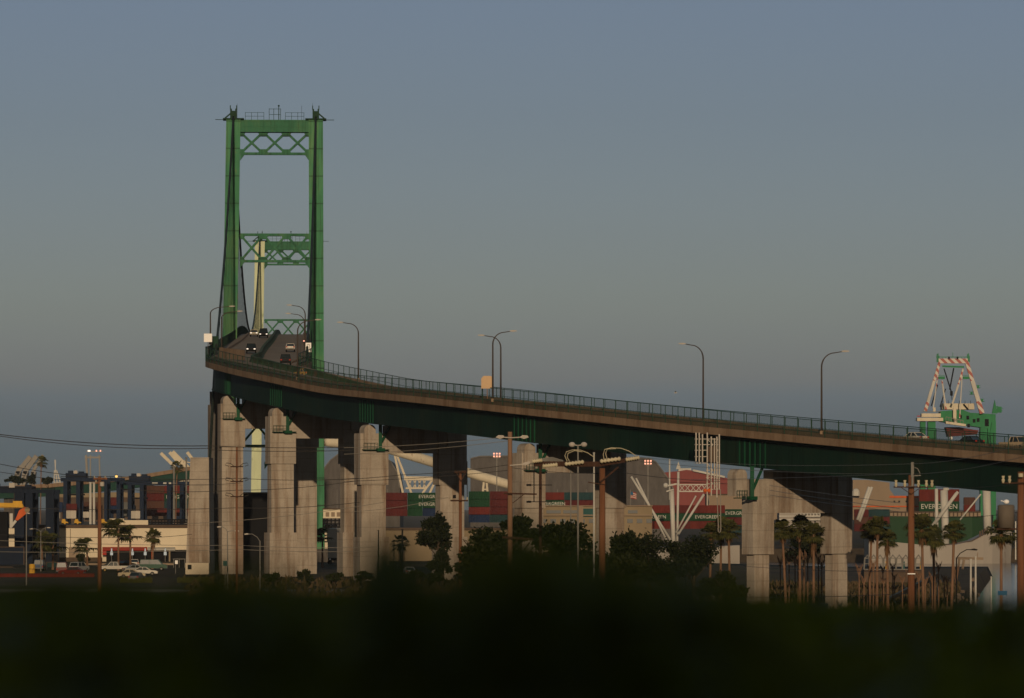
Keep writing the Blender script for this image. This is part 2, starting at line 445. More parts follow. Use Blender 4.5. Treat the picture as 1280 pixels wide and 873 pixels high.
# concrete parapet fascia: upper kerb band and lower band
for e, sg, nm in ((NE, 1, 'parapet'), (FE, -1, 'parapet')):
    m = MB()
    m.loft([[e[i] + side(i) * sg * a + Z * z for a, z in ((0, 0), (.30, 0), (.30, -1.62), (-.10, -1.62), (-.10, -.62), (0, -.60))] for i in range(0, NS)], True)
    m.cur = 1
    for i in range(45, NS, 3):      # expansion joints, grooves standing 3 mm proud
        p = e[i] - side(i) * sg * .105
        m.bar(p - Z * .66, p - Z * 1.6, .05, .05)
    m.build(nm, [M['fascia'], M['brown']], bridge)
# plate girders
def girder(edge, sg, inset, top, depth, i0, i1, nm='plate_girder'):
    m = MB()
    m.loft([[edge[i] + side(i) * sg * (inset + a) + Z * z for a, z in ((-.03, top), (.03, top), (.03, top - depth), (-.03, top - depth))] for i in range(i0, i1)], True)
    m.loft([[edge[i] + side(i) * sg * (inset + a) + Z * z for a, z in ((-.45, top + .0), (.45, top + .0), (.45, top - .09), (-.45, top - .09))] for i in range(i0, i1)], True)
    m.loft([[edge[i] + side(i) * sg * (inset + a) + Z * z for a, z in ((-.40, top - depth), (.40, top - depth), (.40, top - depth - .1), (-.40, top - depth - .1))] for i in range(i0, i1)], True)
    # horizontal ledge below the slab
    m.loft([[edge[i] + side(i) * sg * (inset + a) + Z * z for a, z in ((-.55, top - .12), (-.03, top - .12), (-.03, top - .42), (-.55, top - .30))] for i in range(i0, i1)], True)
    return m.build(nm, M['girder'], bridge)
GT = -1.75; GD = 4.1
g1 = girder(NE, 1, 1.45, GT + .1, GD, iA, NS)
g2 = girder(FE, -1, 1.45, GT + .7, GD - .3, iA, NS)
for fr in (.36, .64):
    m = MB()
    m.loft([[NE[i].lerp(FE[i], fr) + side(i) * a + Z * z for a, z in ((-.03, -1.3), (.03, -1.3), (.03, -5.3), (-.03, -5.3))] for i in range(iA, NS)], True)
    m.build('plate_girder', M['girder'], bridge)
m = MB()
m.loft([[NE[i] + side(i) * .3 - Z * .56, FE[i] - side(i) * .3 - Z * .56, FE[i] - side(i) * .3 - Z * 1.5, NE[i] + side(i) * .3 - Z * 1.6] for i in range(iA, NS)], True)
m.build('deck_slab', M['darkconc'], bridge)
m = MB()
for i in range(iA, NS, 2):
    a = NE[i] + side(i) * 1.5 - Z * 5.2; b = FE[i] - side(i) * 1.5 - Z * 4.4
    m.bar(a, b, .3, .35)
    m.bar(a + Z * 3.3, b, .2, .2); m.bar(a, b + Z * 2.9, .2, .2)
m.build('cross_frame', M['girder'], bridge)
# stiffening trusses of the suspended part
for e, sg in ((NE, 1), (FE, -1)):
    m = MB()
    for i in range(0, iA):
        a = e[i] + side(i) * sg * .9 - Z * 1.6; b = e[i + 1] + side(i + 1) * sg * .9 - Z * 1.6
        m.bar(a, b, .5, .6); m.bar(a - Z * 4.2, b - Z * 4.2, .5, .6)
        m.bar(a, a - Z * 4.2, .3); m.bar(a if i % 2 else a - Z * 4.2, b - Z * 4.2 if i % 2 else b, .35)
    m.build('stiffening_truss', M['girder'], bridge)

# fences along both edges
def fence(e, sg, h, spacing):
    posts = MB(); single = []; rails = MB(); bal = MB(); scr = MB()
    rows_s, acc, nxt, accb, nxb = [], 0.0, 0.0, 0.0, 0.0
    def at(i, t): return e[i].lerp(e[i + 1], t), side(i)
    for i in range(0, NS - 1):
        seg = (e[i + 1] - e[i]).length
        while nxt < acc + seg:
            p, s_ = at(i, (nxt - acc) / seg); p = p - s_ * sg * .06
            if p.y < 845 and sg > 0 and len(single) < 100: pm = MB(); pm.bar(p - Z * .55, p + Z * h, .11, .11); single.append(pm)
            else: posts.bar(p - Z * .55, p + Z * h, .11, .11)
            nxt += spacing
        while nxb < acc + seg:
            p, s_ = at(i, (nxb - acc) / seg); p = p + s_ * sg * .16
            if p.y < 900 and sg > 0: bal.bar(p, p + Z * (.78 if int(nxb / .36) % 2 else .62), .035, .035)
            nxb += .36
        acc += seg
    for z, w in ((h, .09), (.62, .06), (.08, .06)):
        rails.loft([[e[i] + side(i) * sg * (-.06 + a) + Z * (z + b) for a, b in ((-w / 2, -w / 2), (w / 2, -w / 2), (w / 2, w / 2), (-w / 2, w / 2))] for i in range(NS)], True)
    scr.loft([[e[i] - side(i) * sg * .05 - Z * .58, e[i] - side(i) * sg * .05 + Z * h] for i in range(NS)])
    f = rails.build('railing', M['fence'], bridge)
    for pm in single: pm.build('fence_post', M['fence'], f)
    o = posts.build('fence_post', M['fence'], f); o['kind'] = 'stuff'
    bal.build('baluster', M['fence'], f); scr.build('mesh_panel', M['screen'], f)
    if sg < 0: return
    kk = MB(); kk.loft([[e[i] - side(i) * sg * .03 - Z * .58, e[i] - side(i) * sg * .03 + Z * .5] for i in range(NS)]); kk.build('picket_panel', M['kick'], f)
fence(NE, 1, 1.98, 3.0); fence(FE, -1, 1.98, 3.0)

# ---------------------------------------------------------------- towers
def tower(D, ztop, pale):
    S = D / F
    c = axis_x(D)
    def w(x, y, z): return Vector((c, D, 0)) + AN * x + AX * y + Z * z
    axes = (AN, AX, Z)
    tw = None
    g = M['tower']
    legs = []
    zb = 8.0
    head = MB()
    # portal top chord is the part's own mesh
    head.box(w(0, 0, ztop - 1.35), (18.4, 2.6, 2.7), axes=axes)
    head.box(w(0, -1.33, ztop - .2), (18.6, .12, .35), axes=axes); head.box(w(0, -1.33, ztop - 2.5), (18.6, .12, .4), axes=axes)
    head.box(w(0, -1.33, ztop - 1.5), (18.6, .10, .12), axes=axes)
    tw = head.build('tower', M['towerdark'], bridge)
    for sx in (-1, 1):
        m = MB()
        xb, xt = (9.35 if sx > 0 else -10.5), 9.0 * sx
        # cruciform cell: two flanges with a recessed web, tapering lengthways
        for xo, wd, yo in ((-1.02, .95, 0), (1.02, .95, 0)):
            rows = []
            for z, k in ((zb, 1.45), (ztop * .5, 1.15), (ztop, .9)):
                xc = xb + (xt - xb) * (z - zb) / (ztop - zb) + xo
                rows.append([w(xc - wd / 2, -2.1 * k, z), w(xc + wd / 2, -2.1 * k, z), w(xc + wd / 2, 2.1 * k, z), w(xc - wd / 2, 2.1 * k, z)])
            m.loft(rows, True)
        rows = []
        for z, k in ((zb, 1.45), (ztop * .5, 1.15), (ztop, .9)):
            xc = xb + (xt - xb) * (z - zb) / (ztop - zb)
            rows.append([w(xc - .7, -1.75 * k, z), w(xc + .7, -1.75 * k, z), w(xc + .7, 1.75 * k, z), w(xc - .7, 1.75 * k, z)])
        m.loft(rows, True)
        # corner angles
        for xo in (-1.5, -.55, .55, 1.5):
            m.bar(w(xb + xo, -2.1 * 1.45 - .06, zb), w(xt + xo, -2.1 * .9 - .06, ztop), .12, .12)
        lg = m.build('leg', M['paleleg'] if (pale and sx < 0) else g, tw)
        if pale and sx < 0: lg['label'] = 'pale left leg of the far tower'
        # saddle with platform
        m = MB()
        m.box(w(9.0 * sx, 0, ztop + .15), (4.6, 4.6, .25), axes=axes)
        for dx in (-.55, .55): m.box(w(9.0 * sx + dx, 0, ztop + 1.3), (.35, 3.0, 2.2), axes=axes); m.box(w(9.0 * sx + dx * 1.25, -.9, ztop + 2.7), (.2, .3, .9), axes=axes)
        m.box(w(9.0 * sx, 0, ztop + 1.1), (.9, 3.4, 1.6), axes=axes)
        m.bar(w(9 * sx + 2 * sx, 0, ztop + .3), w(9 * sx + .6 * sx, 0, ztop + 1.5), .3)
        m.box(w(9.0 * sx + 3.1 * sx, 0, ztop + .1), (1.8, .5, .1), axes=axes)
        m.build('saddle', M['fence'], tw)
        m = MB()
        for k in range(4):
            q = w(-sx * (-6.4 + k * 1.35) , -1.5, ztop); m.bar(q, q + Z * 1.6, .08)
        for zz in (.75, 1.55): m.bar(w(sx * 6.4, -1.5, ztop + zz), w(sx * 2.35, -1.5, ztop + zz), .07)
        m.build('handrail', M['fence'], tw)
    m = MB()
    for x in (-1.2, -.2, 1.3): m.bar(w(x, -.8, ztop), w(x, -.8, ztop + 2.5), .1)
    for zz in (1.2, 2.4): m.bar(w(-1.2, -.8, ztop + zz), w(1.3, -.8, ztop + zz), .09)
    m.bar(w(.9, -.8, ztop), w(.9, -.8, ztop + 3.0), .16); m.ball(w(.9, -.8, ztop + 3.1), .22)
    m.build('beacon_frame', M['fence'], tw)
    m = MB()
    m.bar(w(5.9, 0, ztop), w(5.9, 0, ztop + 3.2), .06); m.bar(w(8.3, 0, ztop), w(8.3, 0, ztop + 3.8), .05); m.bar(w(-8.2, 0, ztop), w(-8.2, 0, ztop + 3.6), .05)
    m.build('aerial', M['cable'], tw)
    # X-braced portals
    xi = 7.55
    def portal(z1, z0, npan, topbar=True):
        m = MB(); h = z1 - z0; wpan = 2 * xi / npan
        for yy in (-.42, .42):
            if topbar: m.bar(w(-xi, yy, z1), w(xi, yy, z1), .35, .52)
            m.bar(w(-xi, yy, z0), w(xi, yy, z0), .35, .52)
            for k in range(npan):
                a, b = -xi + k * wpan, -xi + (k + 1) * wpan
                m.bar(w(a, yy, z1), w(b, yy, z0), .3, .46); m.bar(w(a, yy + .02, z0), w(b, yy + .02, z1), .3, .46)
                m.box(w((a + b) / 2, yy, (z0 + z1) / 2), (.7, .42, .6), axes=axes)
            for k in range(0, npan + 1):
                x = -xi + k * wpan
                for zc, sgn in ((z1, -1), (z0, 1)):
                    e2 = 1.15
                    pts = [(max(-xi, x - e2), zc), (min(xi, x + e2), zc), (min(xi, x + e2 * .62), zc + sgn * .95), (max(-xi, x - e2 * .62), zc + sgn * .95)]
                    m.prism([w(px_, yy - .22, pz) for px_, pz in pts], AX, .44)
        # haunches under the lower bar
        for sx in (-1, 1):
            m.prism([w(sx * xi, -.5, z0), w(sx * (xi - 1.1), -.5, z0), w(sx * xi, -.5, z0 - 1.5)], AX, 1.0)
        return m.build('portal_bracing', M['towerdark'], tw)
    portal(ztop - 2.6, ztop - 7.35, 3, False)
    portal(ztop - 25.1, ztop - 30.9, 3)
    portal(road_z(994) - 14.6, road_z(994) - 23.5, 2)
    m = MB()
    for sx in (-1, 1):
        m.box(w(9.35 * sx, 0, 5.5), (7, 9, 6), axes=axes)
    m.box(w(0, 0, 4.5), (14, 7, 4), axes=axes)
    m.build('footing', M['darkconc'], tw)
    return tw
ZT = 102.4
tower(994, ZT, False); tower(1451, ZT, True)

# ---------------------------------------------------------------- main cables and hangers
def cable_pts(sx):
    pts = []
    Da, Db = 846.0, 1599.0
    for k in range(13):
        t = k / 12; D = Da + (994 - Da) * t
        z0, z1 = road_z(Da) + 1.0, ZT + 1.4
        pts.append((D, z0 + (z1 - z0) * t - 4.5 * 4 * t * (1 - t)))
    for k in range(1, 33):
        t = k / 32; D = 994 + 457 * t
        pts.append((D, ZT + 1.4 - 4 * 38.5 * t * (1 - t)))
    for k in range(1, 13):
        t = k / 12; D = 1451 + (Db - 1451) * t
        z0, z1 = road_z(Db) + 1.0, ZT + 1.4
        pts.append((D, z1 + (z0 - z1) * t - 4.5 * 4 * t * (1 - t)))
    def off(D):
        t = max(0, (994 - D) / 148.0)
        return -9.0 - .6 * t if sx < 0 else 9.0 - 1.6 * t
    return [Vector((axis_x(D), D, z)) + AN * off(D) for D, z in pts]
for sx in (-1, 1):
    pts = cable_pts(sx)
    m = MB(); m.tube(pts, .23, 8)
    cb = m.build('main_cable', M['cable'], bridge, smooth=True)
    D = 858.0
    m = MB()
    while D < 1595:
        if abs(D - 994) > 6 and abs(D - 1451) > 6:
            for a, b in zip(pts, pts[1:]):
                if a.y <= D <= b.y or b.y <= D <= a.y:
                    t = (D - a.y) / (b.y - a.y); p = a.lerp(b, t); q = Vector((axis_x(D), D, road_z(D) - .5)) + AN * (p - Vector((axis_x(D), D, p.z))).dot(AN)
                    if p.z > q.z + 1: m.bar(p - AX * .12, q - AX * .12, .08); m.bar(p + AX * .12, q + AX * .12, .08)
                    break
        D += 9.5
    h = m.build('hanger', M['cable'], cb); h['kind'] = 'stuff'
    # backstay from the cable bent down to the anchorage
    m = MB(); p = pts[0]; m.tube([p, Vector((p.x + .5, 820, 24.5 if sx < 0 else 22))], .26, 6); m.build('backstay', M['cable'], cb)

# ---------------------------------------------------------------- piers of the approach
def column_box(m, c, b, r, wb, wr, z0, z1):
    m.box((c.x, c.y, (z0 + z1) / 2), (wb, wr, z1 - z0), axes=(b, r, Z))
piers = []
def pier(pxl, cap_w, sh_w, cap_bot, beam_bot, ped_off, base_top=None, sep=14.0, near_in=2.3, cap_r=2.7, sh_r=2.1):
    i = station_at_px(pxl, near_in)
    b = side(i); r = Vector((b.y, -b.x, 0))       # r points towards the camera along the road
    c0 = NE[i] + b * near_in; zd = NE[i].z
    gb = zd + GT + .1 - GD - .12                  # girder underside
    m = MB()
    c1 = c0 + b * sep
    mid = (c0 + c1) / 2
    # cross beam is the part's own mesh
    m.box((mid.x, mid.y, (beam_bot + gb - .35) / 2), (sep - cap_w + .1, cap_r * .86, gb - .35 - beam_bot), axes=(b, r, Z))
    pr = m.build('pier', M['concrete'], bridge)
    for k, c in enumerate((c0, c1)):
        m = MB()
        column_box(m, c, b, r, sh_w, sh_r, -5.0, cap_bot - .0)
        column_box(m, c, b, r, cap_w, cap_r, cap_bot, gb - (1.7 if k == 0 else .3))
        if base_top: column_box(m, c, b, r, sh_w + .9, sh_r + .9, 4.0, base_top)
        m.build('column', M['concrete'], pr)
        # shallow recessed-looking pilaster strip on the front
        # pedestal with rounded head under the girder
        pc = c + b * (ped_off if k == 0 else 0)
        m = MB()
        prof = [(-1.0, 0), (1.0, 0), (1.0, gb - .6 - (gb - 4.6))]
        zt, zb_ = gb - .25, gb - 4.1
        poly = [pc - b * 1.0 + Z * (zb_ - pc.z), pc + b * 1.0 + Z * (zb_ - pc.z)]
        for a in range(0, 9):
            an = math.pi * a / 8
            poly.append(pc + b * (1.0 * math.cos(an)) + Z * (zt - .9 + .9 * math.sin(an) - pc.z))
        m.prism([q + r * (cap_r / 2 + .35) for q in poly], r, -cap_r * .8)
        m.build('pedestal', M['concrete'], pr)
        if k == 0:
            # inspection walkway with rail
            m = MB(); wz = gb - 4.4
            q0 = c - b * (cap_w / 2 - .3 - min(0, ped_off) * 0) + r * (cap_r / 2 + .45); q1 = c + b * (cap_w / 2 - .2) + r * (cap_r / 2 + .45)
            q0 = Vector((q0.x, q0.y, wz)); q1 = Vector((q1.x, q1.y, wz))
            if ped_off < -2: q0 = q0 + b * (ped_off + .4); q1 = q0 + b * 3.4
            m.bar(q0, q1, .9, .14)
            for t in range(5):
                q = q0.lerp(q1, t / 4 * .55); m.bar(q + r * .4, q + r * .4 + Z * 1.1, .07)
            for zz in (.55, 1.1): m.bar(q0 + r * .4 + Z * zz, q0.lerp(q1, .55) + r * .4 + Z * zz, .06)
            m.build('walkway', M['fence'], pr)
            m = MB()
            s0 = c + b * (ped_off + 1.75) + r * (cap_r / 2 + .55)
            s0 = Vector((s0.x, s0.y, gb + .1))
            m.bar(s0, s0 - Z * 4.4, .55, .7); m.box(s0 - Z * 4.5, (1.3, .9, .5), axes=(b, r, Z))
            m.bar(s0 + b * 2.0, s0 - Z * 3.2 + b * .2, .3, .3)
            m.build('bearing_strut', M['girderlit'], pr)
            m = MB()
            for t in (-2.6, -1.6, -.6, .4, 1.4, 2.4):
                q = NE[i] + b * 1.38 - r * t * 1.15; q = Vector((q.x, q.y, q.z + GT + 0.02 + t * .07))
                m.bar(q - Z * .35, q - Z * (GD - .05), .12, .22, up=r)
            m.build('stiffener', M['girderlit'], pr)
    piers.append((c0, c1, b, r, zd, gb)); return pr
pier(289, 4.5, 3.9, 28.5, 31.8, -.9, None, 13.6)
pier(352, 4.7, 4.1, 25.2, 29.6, -1.1, 13.3, 13.4)
pier(467, 5.0, 4.3, 21.4, 26.6, -.9, 12.8, 14.0)
pier(657, 4.3, 3.9, 17.6, 23.0, -.9, 9.5, 14.9)
pier(952, 3.9, 2.75, 11.0, 16.9, -4.3, None, 14.7, near_in=2.5, cap_r=2.5, sh_r=1.7)
pier(1330, 3.9, 2.75, 9.0, 14.5, -.9, None, 13.4)
# outlying column of the cable bent at the end of the suspended part
m = MB()
c = P(269, 560, 858)
m.box((c.x, c.y, 16), (1.9, 3, 24), axes=(AN, AX, Z)); m.box((c.x - .1, c.y, 31), (2.5, 3.4, 12.0), axes=(AN, AX, Z)); m.box((c.x + 1, c.y, 38.2), (4.0, 3, 2.6), axes=(AN, AX, Z))
m.build('bent_column', M['darkconc'], bridge)  # shade of the neighbouring pier put into this column's dark concrete
# anchorage block: tall tapered wall
m = MB()
def wpt(px, py, D): return P(px, py, D)
a = [wpt(231.5, 722, 815), wpt(262, 722, 815), wpt(261, 572, 815), wpt(238, 572, 815)]
rows = [[a[0], a[1], a[1] + Vector((0, 14, 0)), a[0] + Vector((0, 14, 0))], [a[3], a[2], a[2] + Vector((0, 12, 0)), a[3] + Vector((0, 12, 0))]]
m.loft(rows, True)
anc = m.build('anchorage', M['concrete'], bridge)
m = MB(); q = P(245, 712, 812); m.bx(q.x - 1.9, q.x + 2.3, q.y, q.y + 2.6, 5, ZP(704, 812)); m.build('plinth', M['whitewall'], anc)
m = MB(); q = P(237, 709, 811.9); m.bx(q.x - .35, q.x + .35, q.y - .1, q.y + .05, q.z - .4, q.z + .4); m.build('vent_grille', M['dark'], anc)
# tan barrier facing the traffic at the start of the curve
i0 = station_at_px(276); i1 = station_at_px(306)
m = MB(); a = P(274, 447.5, 834); b_ = P(306, 451, 822)
m.prism([a, b_, b_ + Z * 1.9, a + Z * 1.9], (0, 1, 0), .3)
m.build('crash_barrier', M['fascia'], bridge)
# maintenance housing beside the roadway at left
m = MB(); q = P(269, 428, 852); m.box(q, (1.2, 2, 2.2), axes=(AN, AX, Z)); m.build('cable_housing', M['fence'], bridge)
# ================================================================ THINGS ON THE BRIDGE
def lamp_post(px_base, edge_, arm_dir, h, label, D=None, arm=3.2, at=None):
    """edge_: NE or FE; base stands on that parapet"""
    if at is not None: p = at
    else:
        best = min(range(60, NS), key=lambda i: abs(640 + edge_[i].x / edge_[i].y * F - px_base) + (1e4 if edge_[i].y > 852 else 0))
        qx = lambda v: 640 + v.x / v.y * F
        j = best if qx(edge_[best]) <= px_base else best - 1
        p = edge_[j].lerp(edge_[j + 1], (px_base - qx(edge_[j])) / (qx(edge_[j + 1]) - qx(edge_[j])))
    t = thing('street_lamp', label, 'street lamp', p, 'street lamps along the bridge')
    m = MB(); m.tube([p, p + Z * (h * .45), p + Z * (h * .80)], .15, 6, .11)
    pts = [p + Z * (h * .80)]
    for k in range(1, 8):
        a = math.pi / 2 * k / 7
        pts.append(p + Z * (h * .80 + h * .17 * math.sin(a)) + Vector((arm_dir, 0, 0)) * (arm * .55 * (1 - math.cos(a))))
    pts.append(p + Z * h * .985 + Vector((arm_dir, 0, 0)) * (arm * .85))
    m.tube(pts, .11, 6, .07); m.build('pole', M['lamp'], t, True)
    m = MB(); e = pts[-1]
    m.prism([e + Vector((arm_dir * x, -.16, z)) for x, z in ((-.1, .1), (.35, .17), (.95, .12), (1.0, 0), (.4, -.08), (-.1, -.02))], (0, 1, 0), .32)
    m.build('lamp_head', M['lamphead'], t)
    m = MB(); m.box(p + Z * .1, (.5, .5, .5)); m.build('base', M['fascia'], t)
    return t
lamp_post(448, FE, -1, 10.2, 'tall curved lamp on the far railing, arm reaching towards the bridge tower')
lamp_post(626, FE, -1, 10.6, 'curved lamp with its arm crossing behind the lamp beside the tan sign')
lamp_post(879, FE, -1, 12.0, 'curved lamp above the hanging scaffold, arm pointing left')
lamp_post(616, NE, 1, 10.9, 'curved lamp beside the tan sign back, arm pointing right')
lamp_post(1027, NE, 1, 11.6, 'rightmost lamp on the bridge, arm pointing right towards the striped crane', arm=3.4)
lamp_post(0, NE, 1, 7.0, 'lamp beside the bright white sign at the outer left bend', at=P(263, 430, 838), arm=4.2)
lamp_post(0, NE, 1, 7.4, 'lamp in front of the left tower leg on the bridge', at=P(277, 437, 870), arm=3.6)
lamp_post(0, FE, -1, 10.4, 'taller of two lamps reaching left across the lanes by the right tower leg', at=P(381.5, 446, 905), arm=3.2)
lamp_post(0, FE, -1, 10.0, 'lower lamp reaching left just before the right tower leg', at=P(380.5, 452, 935), arm=3.4)
lamp_post(0, NE, 1, 10.2, 'slim lamp on the near railing below the tower, arm over the white traffic sign', at=P(372, 474, 771), arm=3.6)

def sign_board(name, label, p, w, h, mat, pole_h, pm, cut=False, ring=None):
    t = thing(name, label, 'sign', Vector((p.x, p.y, p.z - h / 2 - pole_h)))
    m = MB()
    if cut: m.prism([p + Vector((x * w, 0, z * h)) for x, z in ((-.5, -.5), (.5, -.5), (.5, .3), (.3, .5), (-.3, .5), (-.5, .3))], (0, 1, 0), .08)
    else: m.box(p, (w, .08, h))
    m.build('panel', mat, t)
    m = MB(); m.bar(p + Vector((0, .12, h / 2 - .1)), p + Vector((0, .12, -h / 2 - pole_h)), .12); m.build('post', pm, t)
    return t
sign_board('road_sign', 'blank white sign panel glaring in the sun at the left bend of the bridge', P(260, 422.5, 836), 1.5, 1.55, M['signwhite'], 2.6, M['lamp'])
sg = sign_board('traffic_sign', 'white rectangular traffic sign with dark symbol beside the right tower leg', P(385.5, 434.5, 850), 1.05, 1.75, M['signwhite'], 1.5, M['lamp'])
m = MB(); q = P(385.5, 434.3, 849.9)
for dx in (-.22, .22): m.bar(q + Vector((dx, 0, -.55)), q + Vector((dx, 0, .5)), .06)
m.bar(q + Vector((-.22, 0, .5)), q + Vector((.22, 0, .5)), .06); m.build('symbol', M['brown'], sg)
sign_board('sign_back', 'tan back of a road sign with clipped top corners beside twin lamps', P(609, 478, 700), 1.85, 1.95, M['signback'], 1.6, M['woodpale'], True)
sb = thing('traffic_signal', 'small lit signal lamp above the white traffic sign', 'signal', P(380, 432, 880))
m = MB(); q = P(380, 426.5, 880); m.box(q, (.45, .3, .6)); m.bar(q + Vector((0, .2, 0)), P(380, 432, 880) + Vector((0, .2, 0)), .1); m.build('housing', M['dark'], sb)
m = MB(); m.ball(q - Vector((0, .2, 0)), .17); m.build('lens', M['lampwarm'], sb)

# ---------------------------------------------------------------- vehicles
def car(label, p, heading, colr, style='sedan', lights=None, cat='car', name='car', group=None):
    """built pointing along +x locally, then turned by heading"""
    t = thing(name, label, cat, p, group); t.rotation_euler = (0, 0, heading)
    def V(x, y, z): return Vector(p) + Vector((x, y, z))
    m = MB()
    if style == 'sedan': Lb, W, prof, cab = 4.6, 1.75, [(-2.3, .35), (2.3, .35), (2.3, .72), (1.9, .86), (.9, .95), (-1.5, .98), (-2.25, .92), (-2.3, .7)], [(.95, .93), (.25, 1.42), (-.9, 1.44), (-1.65, .97)]
    elif style == 'suv': Lb, W, prof, cab = 4.8, 1.9, [(-2.4, .4), (2.4, .4), (2.4, .95), (2.0, 1.08), (1.1, 1.12), (-2.35, 1.12), (-2.4, .7)], [(1.15, 1.08), (.6, 1.75), (-2.0, 1.78), (-2.32, 1.1)]
    elif style == 'pickup': Lb, W, prof, cab = 5.6, 1.9, [(-2.8, .5), (2.8, .5), (2.8, .95), (2.4, 1.08), (1.3, 1.12), (.2, 1.1), (-.75, 1.1), (-2.8, 1.1)], [(1.3, 1.08), (.7, 1.75), (-.55, 1.78), (-.75, 1.08)]
    else: Lb, W, prof, cab = 5.2, 1.95, [(-2.6, .4), (2.6, .4), (2.6, .95), (2.2, 1.12), (1.6, 1.18), (-2.55, 1.2), (-2.6, .7)], [(1.7, 1.15), (.95, 2.0), (-2.4, 2.02), (-2.55, 1.15)]
    m.prism([V(x, -W / 2, z) for x, z in prof], (0, 1, 0), W)
    # wheel arches as dark lips come with the wheels
    m.build('body', M['car_' + colr], t)
    m = MB(); rows = []
    top = sorted(cab, key=lambda q: -q[1])
    m.add([V(cab[0][0], -W * .46, cab[0][1]), V(cab[0][0], W * .46, cab[0][1]), V(cab[3][0], W * .46, cab[3][1]), V(cab[3][0], -W * .46, cab[3][1]),
           V(cab[1][0], -W * .38, cab[1][1]), V(cab[1][0], W * .38, cab[1][1]), V(cab[2][0], W * .38, cab[2][1]), V(cab[2][0], -W * .38, cab[2][1])],
          [(0, 1, 5, 4), (1, 2, 6, 5), (2, 3, 7, 6), (3, 0, 4, 7), (4, 5, 6, 7), (3, 2, 1, 0)])
    m.build('cabin_glass', M['glass'], t)
    m = MB(); c1, c2 = cab[1], cab[2]
    m.box(V((c1[0] + c2[0]) / 2, 0, max(c1[1], c2[1]) + .02), (abs(c1[0] - c2[0]) + .1, W * .78, .06))
    for s_ in (-1, 1):
        m.bar(V(cab[0][0], s_ * W * .462, cab[0][1]), V(c1[0], s_ * W * .385, c1[1]), .07)
        m.bar(V(cab[3][0], s_ * W * .462, cab[3][1]), V(c2[0], s_ * W * .385, c2[1]), .09)
        mx = (c1[0] + c2[0]) / 2; m.bar(V(mx, s_ * W * .462, 1.0), V(mx, s_ * W * .385, c1[1]), .08)
    m.build('roof', M['car_' + colr], t)
    for sx in (-1, 1):
        for sy in (-1, 1):
            m = MB(); q = V(sx * Lb * .3, sy * (W / 2 - .08), .33); m.tube([q - Vector((0, .13, 0)), q + Vector((0, .13, 0))], .34, 12)
            wh = m.build('wheel', M['black'], t)
            m = MB(); q2 = q + Vector((0, sy * .135, 0)); m.tube([q2 - Vector((0, .02, 0)), q2 + Vector((0, .02, 0))], .19, 10); m.build('rim', M['car_gold'] if style == 'pickup' else M['galv'], wh)
    for sy in (-1, 1):
        m = MB(); m.box(V(Lb / 2 + .01, sy * W * .36, .72), (.06, .34, .18)); m.build('headlight', M['lampwhite'] if lights == 'front' else M['galv'], t)
        m = MB(); m.box(V(-Lb / 2 - .01, sy * W * .4, .8), (.05, .28, .22)); m.build('tail_light', M['red'], t)
    for sx in (-1, 1):
        m = MB(); m.box(V(sx * (Lb / 2 + .02), 0, .5), (.08, W * .96, .2)); m.build('bumper', M['black'] if colr in ('black',) else M['car_grey'], t)
    return t
def on_road(px, fr, D):
    z = road_z(D); x = XP(px, D); return Vector((x, D, z + .06))
HB = math.atan2(-1, .0429); HA = math.atan2(1, -.0429)
car('black sedan with lit headlights coming down the left lanes of the bridge', on_road(314, 0, 872), HB, 'black', 'suv', 'front', group='cars crossing the bridge')
car('pale silver hatchback driving away in the right lanes, its back bright in the sun', on_road(363, 0, 885), HA, 'white', 'sedan', group='cars crossing the bridge')
car('black off-roader driving away, nearest vehicle in the right lanes by the railing', on_road(357, 0, 812) - Vector((0, 0, .5)), HA, 'black', 'suv', group='cars crossing the bridge')
car('dark van with lit headlights at the crest of the bridge', on_road(329.5, 0, 1000), HB, 'black', 'van', 'front', group='cars crossing the bridge')
car('cream car beside the dark van at the crest of the bridge', on_road(317.5, 0, 1015), HB, 'cream', 'sedan', 'front', group='cars crossing the bridge')
i_ = station_at_px(381, 4); q = NE[i_] + side(i_) * 8 + Z * .1
car('gold car half hidden behind the railing below the white traffic sign', Vector((XP(379, 792), 792, NE[i_].z + .2)), R(120), 'gold', 'sedan', group='cars crossing the bridge')
def on_curve(px, fr):
    best = min(range(60, NS), key=lambda i: abs(640 + NE[i].lerp(FE[i], fr).x / NE[i].lerp(FE[i], fr).y * F - px) + (1e4 if NE[i].y > 852 else 0))
    p = NE[best].lerp(FE[best], fr) + Z * .06; a = along(best); return p, math.atan2(a.y, a.x)
p_, h_ = on_curve(1143, .7)
car('white sedan behind the railing just left of the striped crane', p_ - Z * .15, h_ + math.pi, 'white', 'sedan', group='cars crossing the bridge')
p_, h_ = on_curve(1266, .3)
car('orange tan pickup behind the railing at the right end of the bridge', p_, h_, 'tan', 'pickup', cat='pickup', group='cars crossing the bridge')
p_, h_ = on_curve(1205, .72)
car('dark sedan behind the railing directly below the striped crane', p_, h_ + math.pi, 'black', 'sedan', group='cars crossing the bridge')

